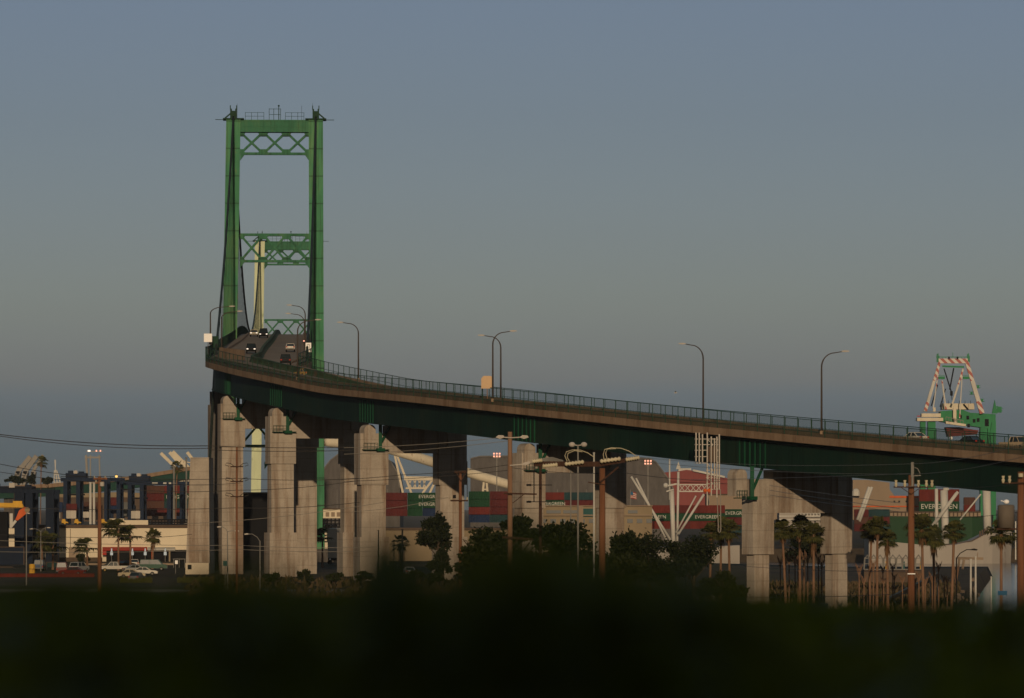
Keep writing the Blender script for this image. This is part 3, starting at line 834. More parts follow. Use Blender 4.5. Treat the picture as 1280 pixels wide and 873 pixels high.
# scaffold hanging beside the girder
sc_ = thing('hanging_scaffold', 'grey painters scaffold with long cables hanging beside the green girder', 'scaffold', P(885, 600, 648))
D_ = 649.0
m = MB()
for x, y0, y1 in ((870, 541, 577), (874, 541, 580), (878, 543, 578), (884, 541, 632), (889, 546, 620), (896, 546, 622), (899, 543, 612), (893, 548, 612)):
    m.bar(P(x, y0, D_), P(x, y1, D_), .2); m.bar(P(x, y0, D_ - 1.4), P(x, y1, D_ - 1.4), .15)
for y in (549, 556, 563, 571, 579, 588, 597, 605, 612):
    m.bar(P(868 if y < 580 else 883, y, D_), P(900, y, D_), .11); m.bar(P(883, y, D_), P(883, y, D_ - 1.4), .1)
for y0, y1 in ((549, 563), (563, 579), (579, 597), (597, 612)):
    m.bar(P(884, y0, D_), P(898, y1, D_), .1); m.bar(P(898, y0, D_), P(884, y1, D_), .1)
m.build('frame', M['lamphead'], sc_)
m = MB()
for x0, x1, y1 in ((884, 887, 630), (896, 898, 660), (900.5, 901, 662)):
    m.bar(P(x0, 612, D_), P(x1, y1, D_), .13)
lp = [P(897.5, 660, D_), P(898, 664.5, D_), P(899.3, 666, D_), P(900.6, 664.5, D_), P(901, 660, D_)]
m.tube(lp, .1, 5); m.build('cable', M['wirelit'], sc_)
m = MB(); m.box(P(884, 613.5, D_ - 1), (1.1, .8, .5)); m.ball(P(881.5, 613.5, D_ - 1.4), .3); m.ball(P(886, 613.5, D_ - 1.4), .3); m.build('hoist', M['orange'], sc_)
m = MB(); m.box(P(891, 568, D_ - .6), (1.3, .8, 2.2)); m.build('control_box', M['brown'], sc_)
# ================================================================ WAREHOUSES AND THE LEFT YARD
def gl(x, y): return max(gz(x, y), 0)
def pxbox(m, x0, x1, y0, y1, D, depth):
    """box seen between pixel columns x0..x1 and rows y0..y1 (y0 top) with its front at distance D"""
    m.bx(XP(x0, D), XP(x1, D), D, D + depth, ZP(y1, D), ZP(y0, D))
wh = thing('warehouse', 'long cream warehouse with a red awning behind the parked cars at left', 'warehouse', P(180, 702, 1000))
m = MB(); m.bx(XP(-60, 1000), XP(412, 1000), 1000, 1040, 5.3, ZP(660, 1000)); m.build('wall', M['whitewall'], wh)
m = MB(); m.bx(XP(-61, 1000), XP(413, 1000), 999.6, 1040.4, ZP(660, 1000) + .0, ZP(656.5, 1000)); m.build('roof', M['brown'], wh)
m = MB()
for x in (88, 162, 30, 238): m.bx(XP(x, 1000) - .05, XP(x, 1000) + .05, 999.9, 1000.02, 5.6, ZP(661, 1000))
m.build('seam', M['brown'], wh)
m = MB(); pxbox(m, 86, 98, 684, 699, 999.85, .3); m.build('door', M['beige'], wh)
m = MB(); m.bx(XP(133, 1000), XP(236, 1000), 999.7, 1000.1, 5.35, ZP(687.5, 1000)); m.build('shopfront', M['dark'], wh)
m = MB(); m.bx(XP(-10, 1000), XP(128, 1000), 999.75, 1000.05, 5.35, ZP(697, 1000)); m.build('base_band', M['brown'], wh)
m = MB(); m.prism([P(128, 684, 1000), P(184, 684, 1000), P(184, 687.5, 997.5), P(128, 687.5, 997.5)], (0, 0, -1), .15); m.prism([P(128, 687.5, 998), P(133, 687.5, 998), P(133, 694, 998), P(128, 694, 998)], (0, 1, 0), .3); m.build('red_awning', M['red'], wh)
m = MB(); m.prism([P(184.5, 684, 1000), P(219, 684, 1000), P(219, 687.3, 997), P(184.5, 687.3, 997)], (0, 0, -1), .15); m.build('white_awning', M['white'], wh)
for x in (190, 212): m = MB(); m.bar(P(x, 687, 997.6), P(x, 703, 997.6), .35 if x > 200 else .2); m.build('awning_post', M['tan'] if x > 200 else M['orange'], wh)
for k, x in enumerate((139.5, 165.5, 181.5, 206.5)):
    t = thing('hanging_banner', ['leftmost', 'second', 'third', 'rightmost'][k] + ' of the four pale blue banners hanging in front of the dark shopfront', 'banner', P(x, 694, 996), 'pale banners under the awning')
    m = MB(); q = P(x, 690, 996)
    m.prism([q + Vector((a, 0, b)) for a, b in ((-.12, .75), (.12, .75), (.14, .25), (.3, -.05), (.3, -.75), (-.3, -.75), (-.3, -.05), (-.14, .25))], (0, 1, 0), .06); m.build('cloth', M['skywhite'], t)
    m = MB(); m.bar(q + Vector((0, .08, -.75)), P(x, 703, 996) + Vector((0, .08, 0)), .1); m.build('pole', M['galv'], t)
t = thing('roof_unit', 'white equipment box on the cream warehouse roof behind the bushy palm', 'equipment box', P(160, 657, 1012))
m = MB(); pxbox(m, 137, 155, 648.5, 657, 1012, 8); m.build('tall_housing', M['whitewall'], t)
m = MB(); pxbox(m, 155.3, 185, 650.5, 657, 1012.3, 8); m.build('low_housing', M['whitewall'], t)
t = thing('roof_rail', 'dark pipe rack along the warehouse roof left of the anchorage', 'pipe rack', P(210, 657, 1015))
m = MB()
for y in (650, 653, 656): m.bar(P(184, y, 1015), P(236, y, 1015), .35)
for x in range(186, 237, 4): m.bar(P(x, 649, 1015), P(x, 657, 1015), .22)
m.build('rack', M['dark'], t)
# second, more distant tan warehouse between the piers
t = thing('low_warehouse', 'tan flat warehouse between the two middle piers behind the round dark tree', 'warehouse', P(525, 705, 1010))
m = MB(); pxbox(m, 470, 640, 663, 706, 1010, 30); m.build('wall', M['tan'], t)
m = MB(); pxbox(m, 469, 641, 660, 663, 1009.7, 30.6); m.build('roof', M['brown'], t)
m = MB(); pxbox(m, 498, 506, 690, 705, 1009.8, .2); m.build('door', M['brown'], t)
# wall under the deck between the first piers, shade put into its colour
t = thing('shade_dark_wall', 'wall darkened in its colour for the shade in the gap between the two left piers', 'building', P(318, 715, 872))
m = MB(); pxbox(m, 299, 343, 617, 722, 872, 12); m.build('wall', M['dark'], t)
m = MB(); pxbox(m, 298, 344, 615.5, 617, 871.7, 12.6); m.build('roof', M['brown'], t)
# trailer and site office between the second and third pier
t = thing('site_office', 'white site office cabin with square windows above the trailer between the piers', 'cabin', P(418, 648, 985))
m = MB(); pxbox(m, 404, 434, 637, 648, 985, 6); m.build('body', M['whitewall'], t)
for x in (407, 414, 421, 428): m = MB(); pxbox(m, x, x + 4.5, 640.5, 646, 984.9, .2); m.build('window', M['beige'], t)
m = MB(); pxbox(m, 403, 435, 635.6, 637, 984.8, 6.5); m.build('roof', M['brown'], t)
m = MB()
for x in range(404, 436, 5): m.bar(P(x, 648, 985), P(x, 660, 985), .3)
for y in (651, 655, 659): m.bar(P(404, y, 984.8), P(434, y, 984.8), .25)
m.build('stilt_frame', M['dark'], t)
t = thing('box_trailer', 'white box trailer parked under the bridge beside the green tower leg', 'trailer', P(420, 706, 930))
m = MB(); pxbox(m, 409.5, 431.5, 661, 697.5, 930, 11); m.build('box', M['white'], t)
m = MB(); pxbox(m, 410, 431, 697.7, 701, 930.2, 10.5); m.build('chassis', M['dark'], t)
for x in (412.5, 428.5):
    m = MB(); q = P(x, 703, 930.6); m.tube([q - Vector((0, .4, 0)), q + Vector((0, .4, 0))], .5, 12); m.build('wheel', M['black'], t)
    m = MB(); m.box(P(x, 699.2, 929.98), (.3, .1, .3)); m.build('marker_lamp', M['signwhite'], t)
m = MB(); m.bar(P(409.6, 679, 929.95), P(431.4, 679, 929.95), .05); m.build('rub_rail', M['galv'], t)
# ---------------------------------------------------------------- viaduct behind
vi = thing('elevated_road', 'green girder elevated road crossing behind the blue yard cranes at left', 'elevated road', P(110, 640, 1900))
pts = [P(x, y, 1900) for x, y in ((-60, 611), (0, 608), (60, 605), (110, 600.5), (150, 597), (180, 593), (210, 588), (240, 583), (275, 577))]
m = MB(); m.loft([[p + Z * a + Vector((0, b, 0)) for a, b in ((0, 0), (0, 12), (-1.6, 12), (-1.6, 0))] for p in pts], True); m.build('deck', M['fascia'], vi)
m = MB(); m.loft([[p + Z * a + Vector((0, b, 0)) for a, b in ((-1.6, .8), (-1.6, 11), (-5.2, 11), (-5.2, .8))] for p in pts], True); m.build('girder', M['viaduct'], vi)
for x in (12, 88, 158, 226):
    q = P(x, 620, 1905); m = MB(); m.bx(q.x - 2.2, q.x + 2.2, q.y - 2, q.y + 2, 3.5, ZP(611 if x < 140 else 603, 1905)); m.build('pier', M['darkconc'], vi)
# ---------------------------------------------------------------- yard cranes
def yard_crane(label, x0, x1, D, ytop, legs, base, trolley, mat, lettering=False):
    t = thing('yard_crane', label, 'yard crane', P((x0 + x1) / 2, base, D), 'blue rail mounted cranes in the yard')
    m = MB(); s = D / F
    m.bx(XP(x0, D), XP(x1, D), D, D + 1.6, ZP(ytop + 4.5, D), ZP(ytop, D)); m.bx(XP(x0, D), XP(x1, D), D + 11, D + 12.6, ZP(ytop + 4.5, D), ZP(ytop, D)); m.build('top_girder', M[mat], t)
    for x, w in legs:
        m = MB(); zt = ZP(ytop + 4.5, D)
        for dy in (0, 11): m.bx(XP(x - w / 2, D), XP(x + w / 2, D), D + dy + .1, D + dy + 1.5, gl(0, D) - .1, zt)
        m.bx(XP(x - w / 2 + .5, D), XP(x + w / 2 - .5, D), D + 1.6, D + 11, gl(0, D) + 1.2, gl(0, D) + 2.6)
        m.bx(XP(x - w / 2 + .5, D), XP(x + w / 2 - .5, D), D + 1.6, D + 11, zt - 4, zt - 3)
        m.build('leg', M[mat], t)
    tx0, tx1, ty = trolley
    m = MB(); pxbox(m, tx0, tx1, ty, ytop, D + 2, 8); pxbox(m, tx0 + 3, tx0 + 8, ty - 3, ty, D + 3, 4); pxbox(m, tx1 - 9, tx1 - 3, ty - 2, ty, D + 3, 4); m.build('trolley', M[mat], t)
    m = MB(); q = P((tx0 + tx1) / 2, ty - 1.2, D + 1.8); m.box(q, (1.2, .6, 1.0)); m.build('floodlight', M['lamphead'], t)
    m = MB(); m.bar(P(tx0 + 4, ytop + 4.5, D + 4), P(tx0 + 4, ytop + 20, D + 4), .12); m.bar(P(tx1 - 4, ytop + 4.5, D + 4), P(tx1 - 4, ytop + 20, D + 4), .12)
    pxbox(m, tx0 + 2, tx1 - 2, ytop + 20, ytop + 22, D + 3, 3); m.build('hoist', M['dark'], t)
    m = MB(); m.bar(P(x0, ytop - 1.6, D), P(x1, ytop - 1.6, D), .18)
    for k in range(12): xx = x0 + (x1 - x0) * k / 11; m.bar(P(xx, ytop, D), P(xx, ytop - 1.6, D), .14)
    m.build('handrail', M['dark'], t)
    return t
yard_crane('large near dark blue yard crane with wide legs before the white wall', -20, 68, 965, 612, [(24, 12), (62, 10), (36, 9)], 701, (-10, 40, 608), 'navy')
yc = yard_crane('blue yard crane left of the tall brown utility pole', 76, 152, 1480, 597.5, [(81.5, 5), (97.5, 5), (132, 4), (148, 5)], 660, (82, 107, 591.5), 'navy2')
yc = yard_crane('blue yard crane with white lettered beam left of the concrete anchorage', 155, 237, 1500, 602, [(162, 5), (177, 5), (211, 5), (227, 5)], 660, (161, 186, 595), 'navy2')
m = MB()
for x0, x1 in ((190, 197), (204, 208), (211, 214), (216, 219)): pxbox(m, x0, x1, 603.3, 605.2, 1499.9, .1)
m.build('white_lettering', M['white'], yc)
# boom truck with orange arm at the far left
t = thing('mobile_crane', 'yellow mobile crane boom with an orange arm in front of the far left gantry', 'mobile crane', P(14, 690, 930))
m = MB(); m.prism([P(x, y, 930) for x, y in ((-30, 628), (16, 629), (16, 626.5), (27.5, 626.5), (27.5, 629.5), (30, 634), (29, 635.5), (-30, 634.5))], (0, 1, 0), 1.2); m.build('boom', M['yellow'], t)
m = MB(); m.prism([P(x, y, 929.5) for x, y in ((24, 638), (31, 634), (34.5, 635), (35.5, 640), (22, 651), (19, 650))], (0, 1, 0), 1.0); m.build('arm', M['orange'], t)
m = MB(); m.tube([P(34, 637.5, 929.2), P(34, 637.5, 931)], .55, 12); m.build('joint', M['tan'], t)
m = MB(); pxbox(m, -40, 9, 640, 702, 930.5, 3); m.build('cab', M['dark'], t)
m = MB(); pxbox(m, 12, 16, 642, 660, 931, .5); m.bar(P(20, 651, 930), P(13, 660, 930), .5); m.build('lift_ram', M['white'], t)
for k, (x0, x1, y0, y1, c, lb) in enumerate(((0, 16, 709, 725, 'maroon', 'dull red container on the ground at the far left edge'), (-4, 30, 684, 706, 'grey', 'dark container below the yellow crane boom at far left'), (58, 72, 703, 716, 'teal', 'dark teal skip beside the wide blue crane leg'))):
    t = thing('container', lb, 'container', P((x0 + x1) / 2, y1, 905)); m = MB(); pxbox(m, x0, x1, y0, y1, 905, 3); m.build('box', M['c_' + c] if c != 'grey' else M['navy'], t)
    m = MB()
    for x in (x0, x1): m.bar(P(x, y0, 904.9), P(x, y1, 904.9), .18)
    m.bar(P(x0, y0, 904.9), P(x1, y0, 904.9), .15); m.build('frame', M['brown'], t)

# ---------------------------------------------------------------- container stacks on the far quay
ORD = ['first', 'second', 'third', 'fourth', 'fifth', 'sixth', 'seventh', 'eighth']
_seen = set()
def container(px0, px1, ytop, ybot, D, c, label, txt=None, tsize=None, group='stacked shipping containers'):
    x0, x1 = XP(px0, D) + .04, XP(px1, D) - .04; z0, z1 = ZP(ybot, D), ZP(ytop, D) - .05
    assert label not in _seen, label; _seen.add(label)
    t = thing('container', label, 'container', ((x0 + x1) / 2, D + 1.2, z0), group)
    m = MB(); m.bx(x0, x1, D, D + 2.44, z0, z1); m.build('box', M['c_' + c], t)
    m = MB()
    for x in (x0, x1): m.bx(x - .08, x + .08, D - .06, D + .08, z0, z1)
    for z in (z0, z1): m.bx(x0, x1, D - .05, D + .08, z - .09, z + .09)
    m.build('corner_frame', M['c_' + c], t)
    if txt:
        w = x1 - x0
        text(txt, tsize or (z1 - z0) * .62, ((x0 + x1) / 2, D - .07, (z0 + z1) / 2), t, M['white'])
    return t
def stack(desc, D, cols, ybase, rh, skip=()):
    """cols: list of (px0, px1, [colour or (colour, text) from the bottom row up])"""
    for ci, (a, b, rows) in enumerate(cols):
        for ri, c in enumerate(rows):
            txt = None; 
            if isinstance(c, tuple): c, txt = c
            pos = ORD[ci] + ' column, ' if len(cols) > 1 else ''
            lab = f"{c}{' lettered' if txt else ''} container, {pos}{ORD[ri]} level, {desc}"
            container(a, b, ybase - rh * (ri + 1), ybase - rh * ri, D, c, lab, txt)
stack('behind the blue cranes', 1560, [(183, 205, ['maroon', 'brown', 'maroon', 'brown']), (190.5, 190.6, [])][:1] + [(205.5, 240, ['red', 'teal', ('green', 'EVERGREEN'), 'red'])], 645, 9.4)
stack('right of the third pier', 1500, [(474, 509, ['maroon', 'maroon', 'maroon']), (509.5, 528, ['green', 'green', 'green']), (528.5, 549, ['blue', ('green', 'EVERGREEN'), ('green', 'EVERGREEN')]), (549.5, 572, ['maroon', 'maroon', 'maroon'])], 645, 9.6)
stack('right of the fourth pier', 1500, [(586, 612, ['blue', 'red', 'green', 'green']), (612.5, 640, ['teal', 'maroon', 'maroon', 'maroon'])], 653, 9.6)
stack('above the tan office block', 1480, [(678, 705, ['maroon', ('green', 'EVERGREEN'), ('red', 'HANJIN')][:2] + [('red', '')]), (705.5, 742, ['maroon', 'maroon', ('teal', 'EVERGREEN')][:2] + ['teal']), (742.5, 760, ['maroon', 'maroon'])], 644, 9.4)
stack('behind the leaning derrick booms', 1480, [(796, 838, ['red', ('green', 'EVERGREEN'), 'red']), (838.5, 862, ['maroon', 'green', 'maroon']), (862.5, 906, ['red', ('green', 'EVERGREEN'), 'red'])], 661, 9.7)
stack('just left of the tall slim pier', 1490, [(906.5, 938, ['teal', 'maroon', ('green', 'EVERGREEN')])], 666, 9.7)
stack('behind the palms right of the slim pier', 1485, [(1086, 1112, ['teal', 'maroon', 'teal']), (1068, 1085.5, ['maroon', 'brown', 'maroon'])], 664, 9.0)
container(60, 75, 641, 648, 1470, 'white', 'pale container beside the leftmost leg of the blue yard crane')
container(83, 95, 638.5, 648, 1470, 'white', 'pale container between the first two legs of the blue yard crane')
container(83, 96, 630, 638.5, 1472, 'maroon', 'dark red container on the pale one between the crane legs')
container(104, 113, 640, 647, 1470, 'white', 'small pale container left of the twin white masts')
container(164, 175, 639, 648, 1470, 'white', 'pale container below the trolley of the right blue crane')
t = thing('transit_shed', 'long low brown transit shed behind the blue cranes at left', 'shed', P(150, 655, 1720))
m = MB(); pxbox(m, 58, 236, 622, 652, 1720, 30); m.build('wall', M['brown'], t)
m = MB(); m.prism([P(57, 622, 1719.5), P(237, 622, 1719.5), P(237, 618.5, 1719.5), P(146, 615.5, 1719.5), P(57, 618.5, 1719.5)], (0, 1, 0), 31); m.build('roof', M['tan'], t)
for x in range(64, 232, 14): m = MB(); pxbox(m, x, x + 8, 632, 650, 1719.8, .3); m.build('door', M['dark'] if (x // 14) % 3 else M['navy2'], t)
for k, (x0, x1, y0, y1, c, w) in enumerate(((62, 78, 628, 640, 'blue', 'blue container behind the leftmost crane legs'), (104, 124, 628, 640, 'brown', 'brown container behind the twin white masts'), (134, 147, 622, 632, 'maroon', 'dark red container behind the right legs of the first blue crane'), (134, 147, 632, 642, 'blue', 'blue container under the dark red one by the crane legs'), (149, 161, 628, 646, 'grey', 'grey container between the two blue cranes'))): container(x0, x1, y0, y1, 1540, c, w)
# yard tractors
for k, (x, y) in enumerate(((81, 653), (97, 653), (130, 653))):
    t = thing('yard_tractor', ['yellow yard tractor left of the crane legs on the roofline', 'yellow yard tractor between the blue crane legs', 'yellow yard tractor just right of the brown utility pole'][k], 'tractor', P(x, 657, 1300), 'yellow yard tractors')
    m = MB(); m.prism([P(x + a, y + b, 1300) for a, b in ((-4, 3), (4, 3), (4, 0), (1, -1), (0, -4), (-3, -4), (-4, -1))], (0, 1, 0), 2.2); m.build('body', M['yellow'], t)
    for a in (-2.5, 2.5): m = MB(); q = P(x + a, y + 3, 1299.9); m.tube([q, q + Vector((0, 2.3, 0))], .5, 10); m.build('wheel', M['black'], t)

# ---------------------------------------------------------------- quay cranes, far
def quay_crane(label, base, tip, foot, D, w, mat, more=()):
    t = thing('quay_crane', label, 'quay crane', P(foot[0], foot[1], D), 'far quay cranes with raised booms')
    m = MB(); m.bar(P(*base, D), P(*tip, D), w, w); m.build('boom', M[mat], t)
    m = MB()
    for dx in (0, 3.0):
        for dy in (0, 12): m.bar(P(foot[0] + dx, foot[1], D) + Vector((0, dy, 0)), P(base[0] + dx * .8, base[1] - 2, D) + Vector((0, dy, 0)), w * .6)
    m.bar(P(base[0] - 1, base[1], D), P(base[0] + 4, base[1], D), w); m.build('leg', M[mat], t)
    m = MB(); ap = P(base[0] + 2.5, base[1] - 9, D); m.bar(P(base[0], base[1], D), ap, w * .5); m.bar(P(base[0] + 4, base[1], D), ap, w * .5); m.bar(ap, P((base[0] + tip[0]) / 2, (base[1] + tip[1]) / 2, D), w * .22); m.build('frame_top', M[mat], t)
    return t
M['farcrane'] = paint('far_crane_grey', (.26, .24, .21), .7, .2, .1)
quay_crane('leftmost pale raised boom right of the elevated road, tip highest to the left', (224, 589), (201, 566.5), (226, 615), 2300, 1.6, 'cream')
quay_crane('second pale raised boom left of the anchorage', (229, 585), (212, 565.5), (231, 615), 2320, 1.6, 'cream')
quay_crane('third pale raised boom left of the anchorage, thickest', (238, 588), (215.5, 565), (240, 615), 2280, 2.2, 'cream')
quay_crane('short pale boom tip peeking above the anchorage top', (250, 586), (234, 565.5), (252, 615), 2340, 1.6, 'cream')
quay_crane('faint raised boom leaning right at the far left, left of the lone palm', (30, 592), (46, 570), (26, 612), 3000, 3, 'farcrane')
quay_crane('fainter raised boom beside it at the far left skyline', (21, 592), (38, 571), (16, 612), 3100, 3, 'farcrane')
quay_crane('lower faint boom nearest the lone palm at the far left skyline', (40, 592), (54, 569), (36, 612), 2900, 1.8, 'farcrane')
t = thing('white_tower_crane', 'narrow white lattice crane tower on the left skyline', 'crane', P(72, 606, 2200))
m = MB()
m.loft([[P(68 - k, y, 2200), P(69.8 + k * .2, y, 2200), P(69.8 + k * .2, y, 2204), P(68 - k, y, 2204)] for k, y in ((0, 575), (-.8, 590))], True); m.build('mast', M['white'], t)
m = MB()
for x in (67.5, 72, 76.5): m.bar(P(x, 607, 2200), P(69.5 + (x - 72) * .3, 588, 2200), .5)
for y in (593, 598, 603): m.bar(P(68, y, 2200), P(74 + (y - 593) * .2, y, 2200), .35)
m.build('lattice', M['white'], t)
t = thing('lit_gantry', 'tall faint gantry with a row of lamps on top on the left skyline', 'gantry', P(117, 610, 2400))
m = MB()
for x0, x1 in ((107.5, 110), (124, 125.5), (113, 113)): m.bar(P(x0, 569, 2400), P(x1, 612, 2400), 1.1 if x0 < 110 else .6)
m.bar(P(109, 572, 2400), P(126, 572, 2400), .9); m.bar(P(108, 564.5, 2400), P(128, 564.5, 2400), .4); m.build('frame', M['farcrane'], t)
for x in (110.5, 112.3, 120.5, 125.5): m = MB(); m.box(P(x, 563.8, 2399), (.7, .5, .9)); m.build('lamp', M['lampwarm'] if x > 113 else M['lampwhite'], t)
t = thing('yellow_beacon', 'yellow lamp glowing above the beam of the blue yard crane', 'lamp', P(145.5, 599, 1470))
m = MB(); m.ball(P(145.5, 595.7, 1470), .45); m.build('globe', M['lampyellow'], t); m = MB(); m.bar(P(145.5, 597.5, 1470), P(145.5, 602, 1470), .25); m.box(P(145.5, 594, 1470), (.9, .9, .2)); m.build('stand', M['navy2'], t)

# ---------------------------------------------------------------- big sheds and conveyor
def shed(label, prof, D, depth):
    t = thing('storage_shed', label, 'storage shed', P(prof[0][0], 640, D)); x0, x1 = prof[0][0], prof[-1][0]
    m = MB(); m.prism([P(x, y, D) for x, y in prof] + [Vector((XP(x1, D), D, 3.6)), Vector((XP(x0, D), D, 3.6))], (0, 1, 0), depth); m.build('wall', M['shed'], t)
    m = MB()
    for (a, b), (c, d_) in zip(prof, prof[1:]): m.bar(P(a, b - .3, D - .3), P(c, d_ - .3, D - .3), .8, .5)
    m.build('roof_edge', M['shedroof'], t)
    m = MB(); n = 7
    for k in range(1, n): xx = x0 + (x1 - x0) * k / n; m.bar(P(xx, 612, D - .12), P(xx, 640, D - .12), .35)
    m.build('rib_posts', M['shedroof'], t)
shed('round shouldered dark grey storage shed behind the second and third piers', [(390, 608), (402, 590), (413, 576), (424, 567.5), (434, 563), (446, 562), (470, 566), (488, 577), (497, 592), (500, 610)], 1800, 60)
shed('huge grey shed with a sloping right end seen between the piers', [(588, 574), (600, 571), (640, 570.5), (700, 571), (760, 572), (812, 573.5), (820, 578), (834, 597), (842, 612)], 1750, 80)
t = thing('conveyor', 'thick cream conveyor tube sloping down on A shaped legs between the piers', 'conveyor', P(525, 640, 1640))
m = MB(); m.tube([P(398, 551, 1640), P(432, 555, 1640)], 1.9, 10); m.tube([P(440, 549.5, 1640), P(494, 563.5, 1640), P(551, 581, 1640)], 1.9, 10); m.tube([P(551, 581, 1640), P(560, 583.5, 1640), P(598, 595, 1640), P(631, 604.5, 1640), P(650, 609.5, 1640)], 1.75, 10); m.build('tube', M['cream'], t, True)
m = MB()
for x0, y0, x1, y1 in ((493, 567, 504, 618), (495, 566, 516, 621), (551, 586, 525, 621), (549, 590, 537, 617)): m.bar(P(x0, y0, 1640), P(x1, y1, 1640), .75)
m.bar(P(505, 598, 1640), P(541, 598.5, 1640), 1.4); m.bar(P(507, 610.5, 1640), P(532, 610.5, 1640), .6)
for x in range(511, 534, 6): m.bar(P(x, 600, 1640), P(x + 3, 610, 1640), .35); m.bar(P(x + 3, 600, 1640), P(x, 610, 1640), .35)
m.build('trestle', M['cream'], t)
m = MB()
for x0, y0, x1, y1 in ((605, 600, 603, 622), (608, 600, 610, 622)): m.bar(P(x0, y0, 1640), P(x1, y1, 1640), .75)
m.bar(P(603, 612, 1640), P(610, 612, 1640), .5); m.build('trestle', M['cream'], t)
def mast_lights(label, x, ybot, ytop, D, rows, cols, w):
    t = thing('high_mast_light', label, 'floodlight mast', P(x, ybot, D), 'lit floodlight masts')
    m = MB(); m.bar(P(x, ybot, D), P(x, ytop, D), .35); m.bar(P(x - w / 2, ytop + .5, D), P(x + w / 2, ytop + .5, D), .4); m.build('mast', M['galv'], t)
    for r in range(rows):
        for c in range(cols):
            m = MB(); q = P(x - w / 2 + w * c / max(1, cols - 1), ytop - .8 - r * 3.4, D - .5); m.box(q, (.55, .4, .55)); m.build('lamp', M['lampwarm'], t)
mast_lights('lit cluster of four lamps at the foot of the upper conveyor', 578, 625, 571, 1560, 2, 2, 5)
mast_lights('lit row of three lamps left of the thick wooden pole', 621, 640, 571.5, 1560, 2, 3, 7)
mast_lights('lit lamp cluster before the sloping end of the huge grey shed', 810, 625, 580.5, 1560, 2, 3, 7)
# ---------------------------------------------------------------- tan office
t = thing('office_block', 'low tan two storey office with dark window strips between the right middle piers', 'office', P(735, 660, 905))
m = MB(); pxbox(m, 660, 815, 633, 690, 905, 14); m.build('wall', M['tan'], t)
m = MB(); pxbox(m, 659, 816, 632, 633, 904.6, 14.8); pxbox(m, 659, 816, 643.5, 645, 904.5, .5); m.build('cornice', M['beige'], t)
for x0, x1 in ((683, 701), (704, 722), (785, 797)):
    m = MB(); pxbox(m, x0, x1, 638, 642, 904.85, .2); m.build('window', M['glass'], t)
m = MB(); pxbox(m, 729, 744, 636, 646, 904.7, .4); m.build('window', M['teal'], t)
m = MB(); pxbox(m, 722, 729, 632, 666, 904.3, .7); m.build('pilaster', M['beige'], t)
for x0 in range(664, 812, 12):
    m = MB(); pxbox(m, x0, x0 + 7, 649, 654, 904.85, .2); m.build('window', M['glass'], t)
t = thing('flag', 'striped flag on a pole in front of the grey shed, right of the dark pier', 'flag', P(788, 632, 1000))
m = MB(); m.bar(P(788, 634, 1000), P(788, 612, 1000), .12); m.build('pole', M['galv'], t)
for k in range(7):
    m = MB()
    for j in range(6):
        xa, xb = 788.3 + j * 1.2, 788.3 + (j + 1) * 1.2; y0 = 615 + k * 1.15 + j * .2 - .9 * math.sin(j * .9) * .3
        m.prism([P(xa, y0, 1000), P(xb, y0 + .2, 1000), P(xb, y0 + 1.35, 1000), P(xa, y0 + 1.15, 1000)], (0, 1, 0), .04)
    m.build('stripe', M['red'] if k % 2 == 0 else M['white'], t)
m = MB(); m.prism([P(788.3, 614.8, 999.9), P(791.4, 615.3, 999.9), P(791.4, 619.5, 999.9), P(788.3, 619, 999.9)], (0, 1, 0), .04); m.build('canton', M['blue'], t)

# ================================================================ SHIPS
# red ship far behind
t = thing('red_ship', 'pinkish red ship hull with white deckhouse far behind the hanging scaffold', 'ship', P(870, 605, 1900))
m = MB(); m.prism([P(x, y, 1900) for x, y in ((829, 591), (838, 590), (850, 589), (858, 587.5), (866, 588.5), (886, 592), (906, 597), (920, 602), (920, 605), (829, 602))], (0, 1, 0), 20); m.prism([P(x, y, 1901) for x, y in ((829, 602), (920, 605), (915, 640), (834, 640))], (0, 1, 0), 18); m.build('hull', M['hullred'], t)
m = MB(); pxbox(m, 848, 864, 585.5, 589.5, 1905, 8); m.bar(P(866, 588, 1899), P(906, 596.5, 1899), .8); m.build('deckhouse', M['white'], t)
t = thing('terminal_building', 'broad beige terminal building between the derrick booms and the slim pier', 'building', P(910, 630, 1600))
m = MB(); pxbox(m, 886, 1010, 619, 650, 1600, 30); m.build('wall', M['beige'], t)
m = MB(); pxbox(m, 885, 1011, 617.5, 619, 1599.6, 31); m.build('roof', M['brown'], t)
# beige superstructure block at right
t = thing('beige_building', 'large beige building with a sloped corner behind the palms right of the slim pier', 'building', P(1110, 640, 1650))
m = MB(); m.prism([P(x, y, 1650) for x, y in ((1066, 600), (1084, 600), (1112, 603.5), (1112, 612), (1119, 621), (1150, 621), (1150, 650), (1066, 650))], (0, 1, 0), 30); m.build('wall', M['beige'], t)
m = MB(); pxbox(m, 1112, 1150, 620, 622.5, 1649.7, 1); pxbox(m, 1066, 1150, 632.5, 634, 1649.6, 1); m.build('ledge', M['orange'], t)
for x in (1117, 1123, 1132): m = MB(); pxbox(m, x, x + 2, 626, 628, 1649.8, .4); m.build('window', M['dark'], t)
m = MB(); m.tube([P(1070, 620, 1648), P(1070, 615.5, 1648)], 1.4, 12); m.ball(P(1070, 615.5, 1648), 1.4); m.build('tank', M['white'], t)
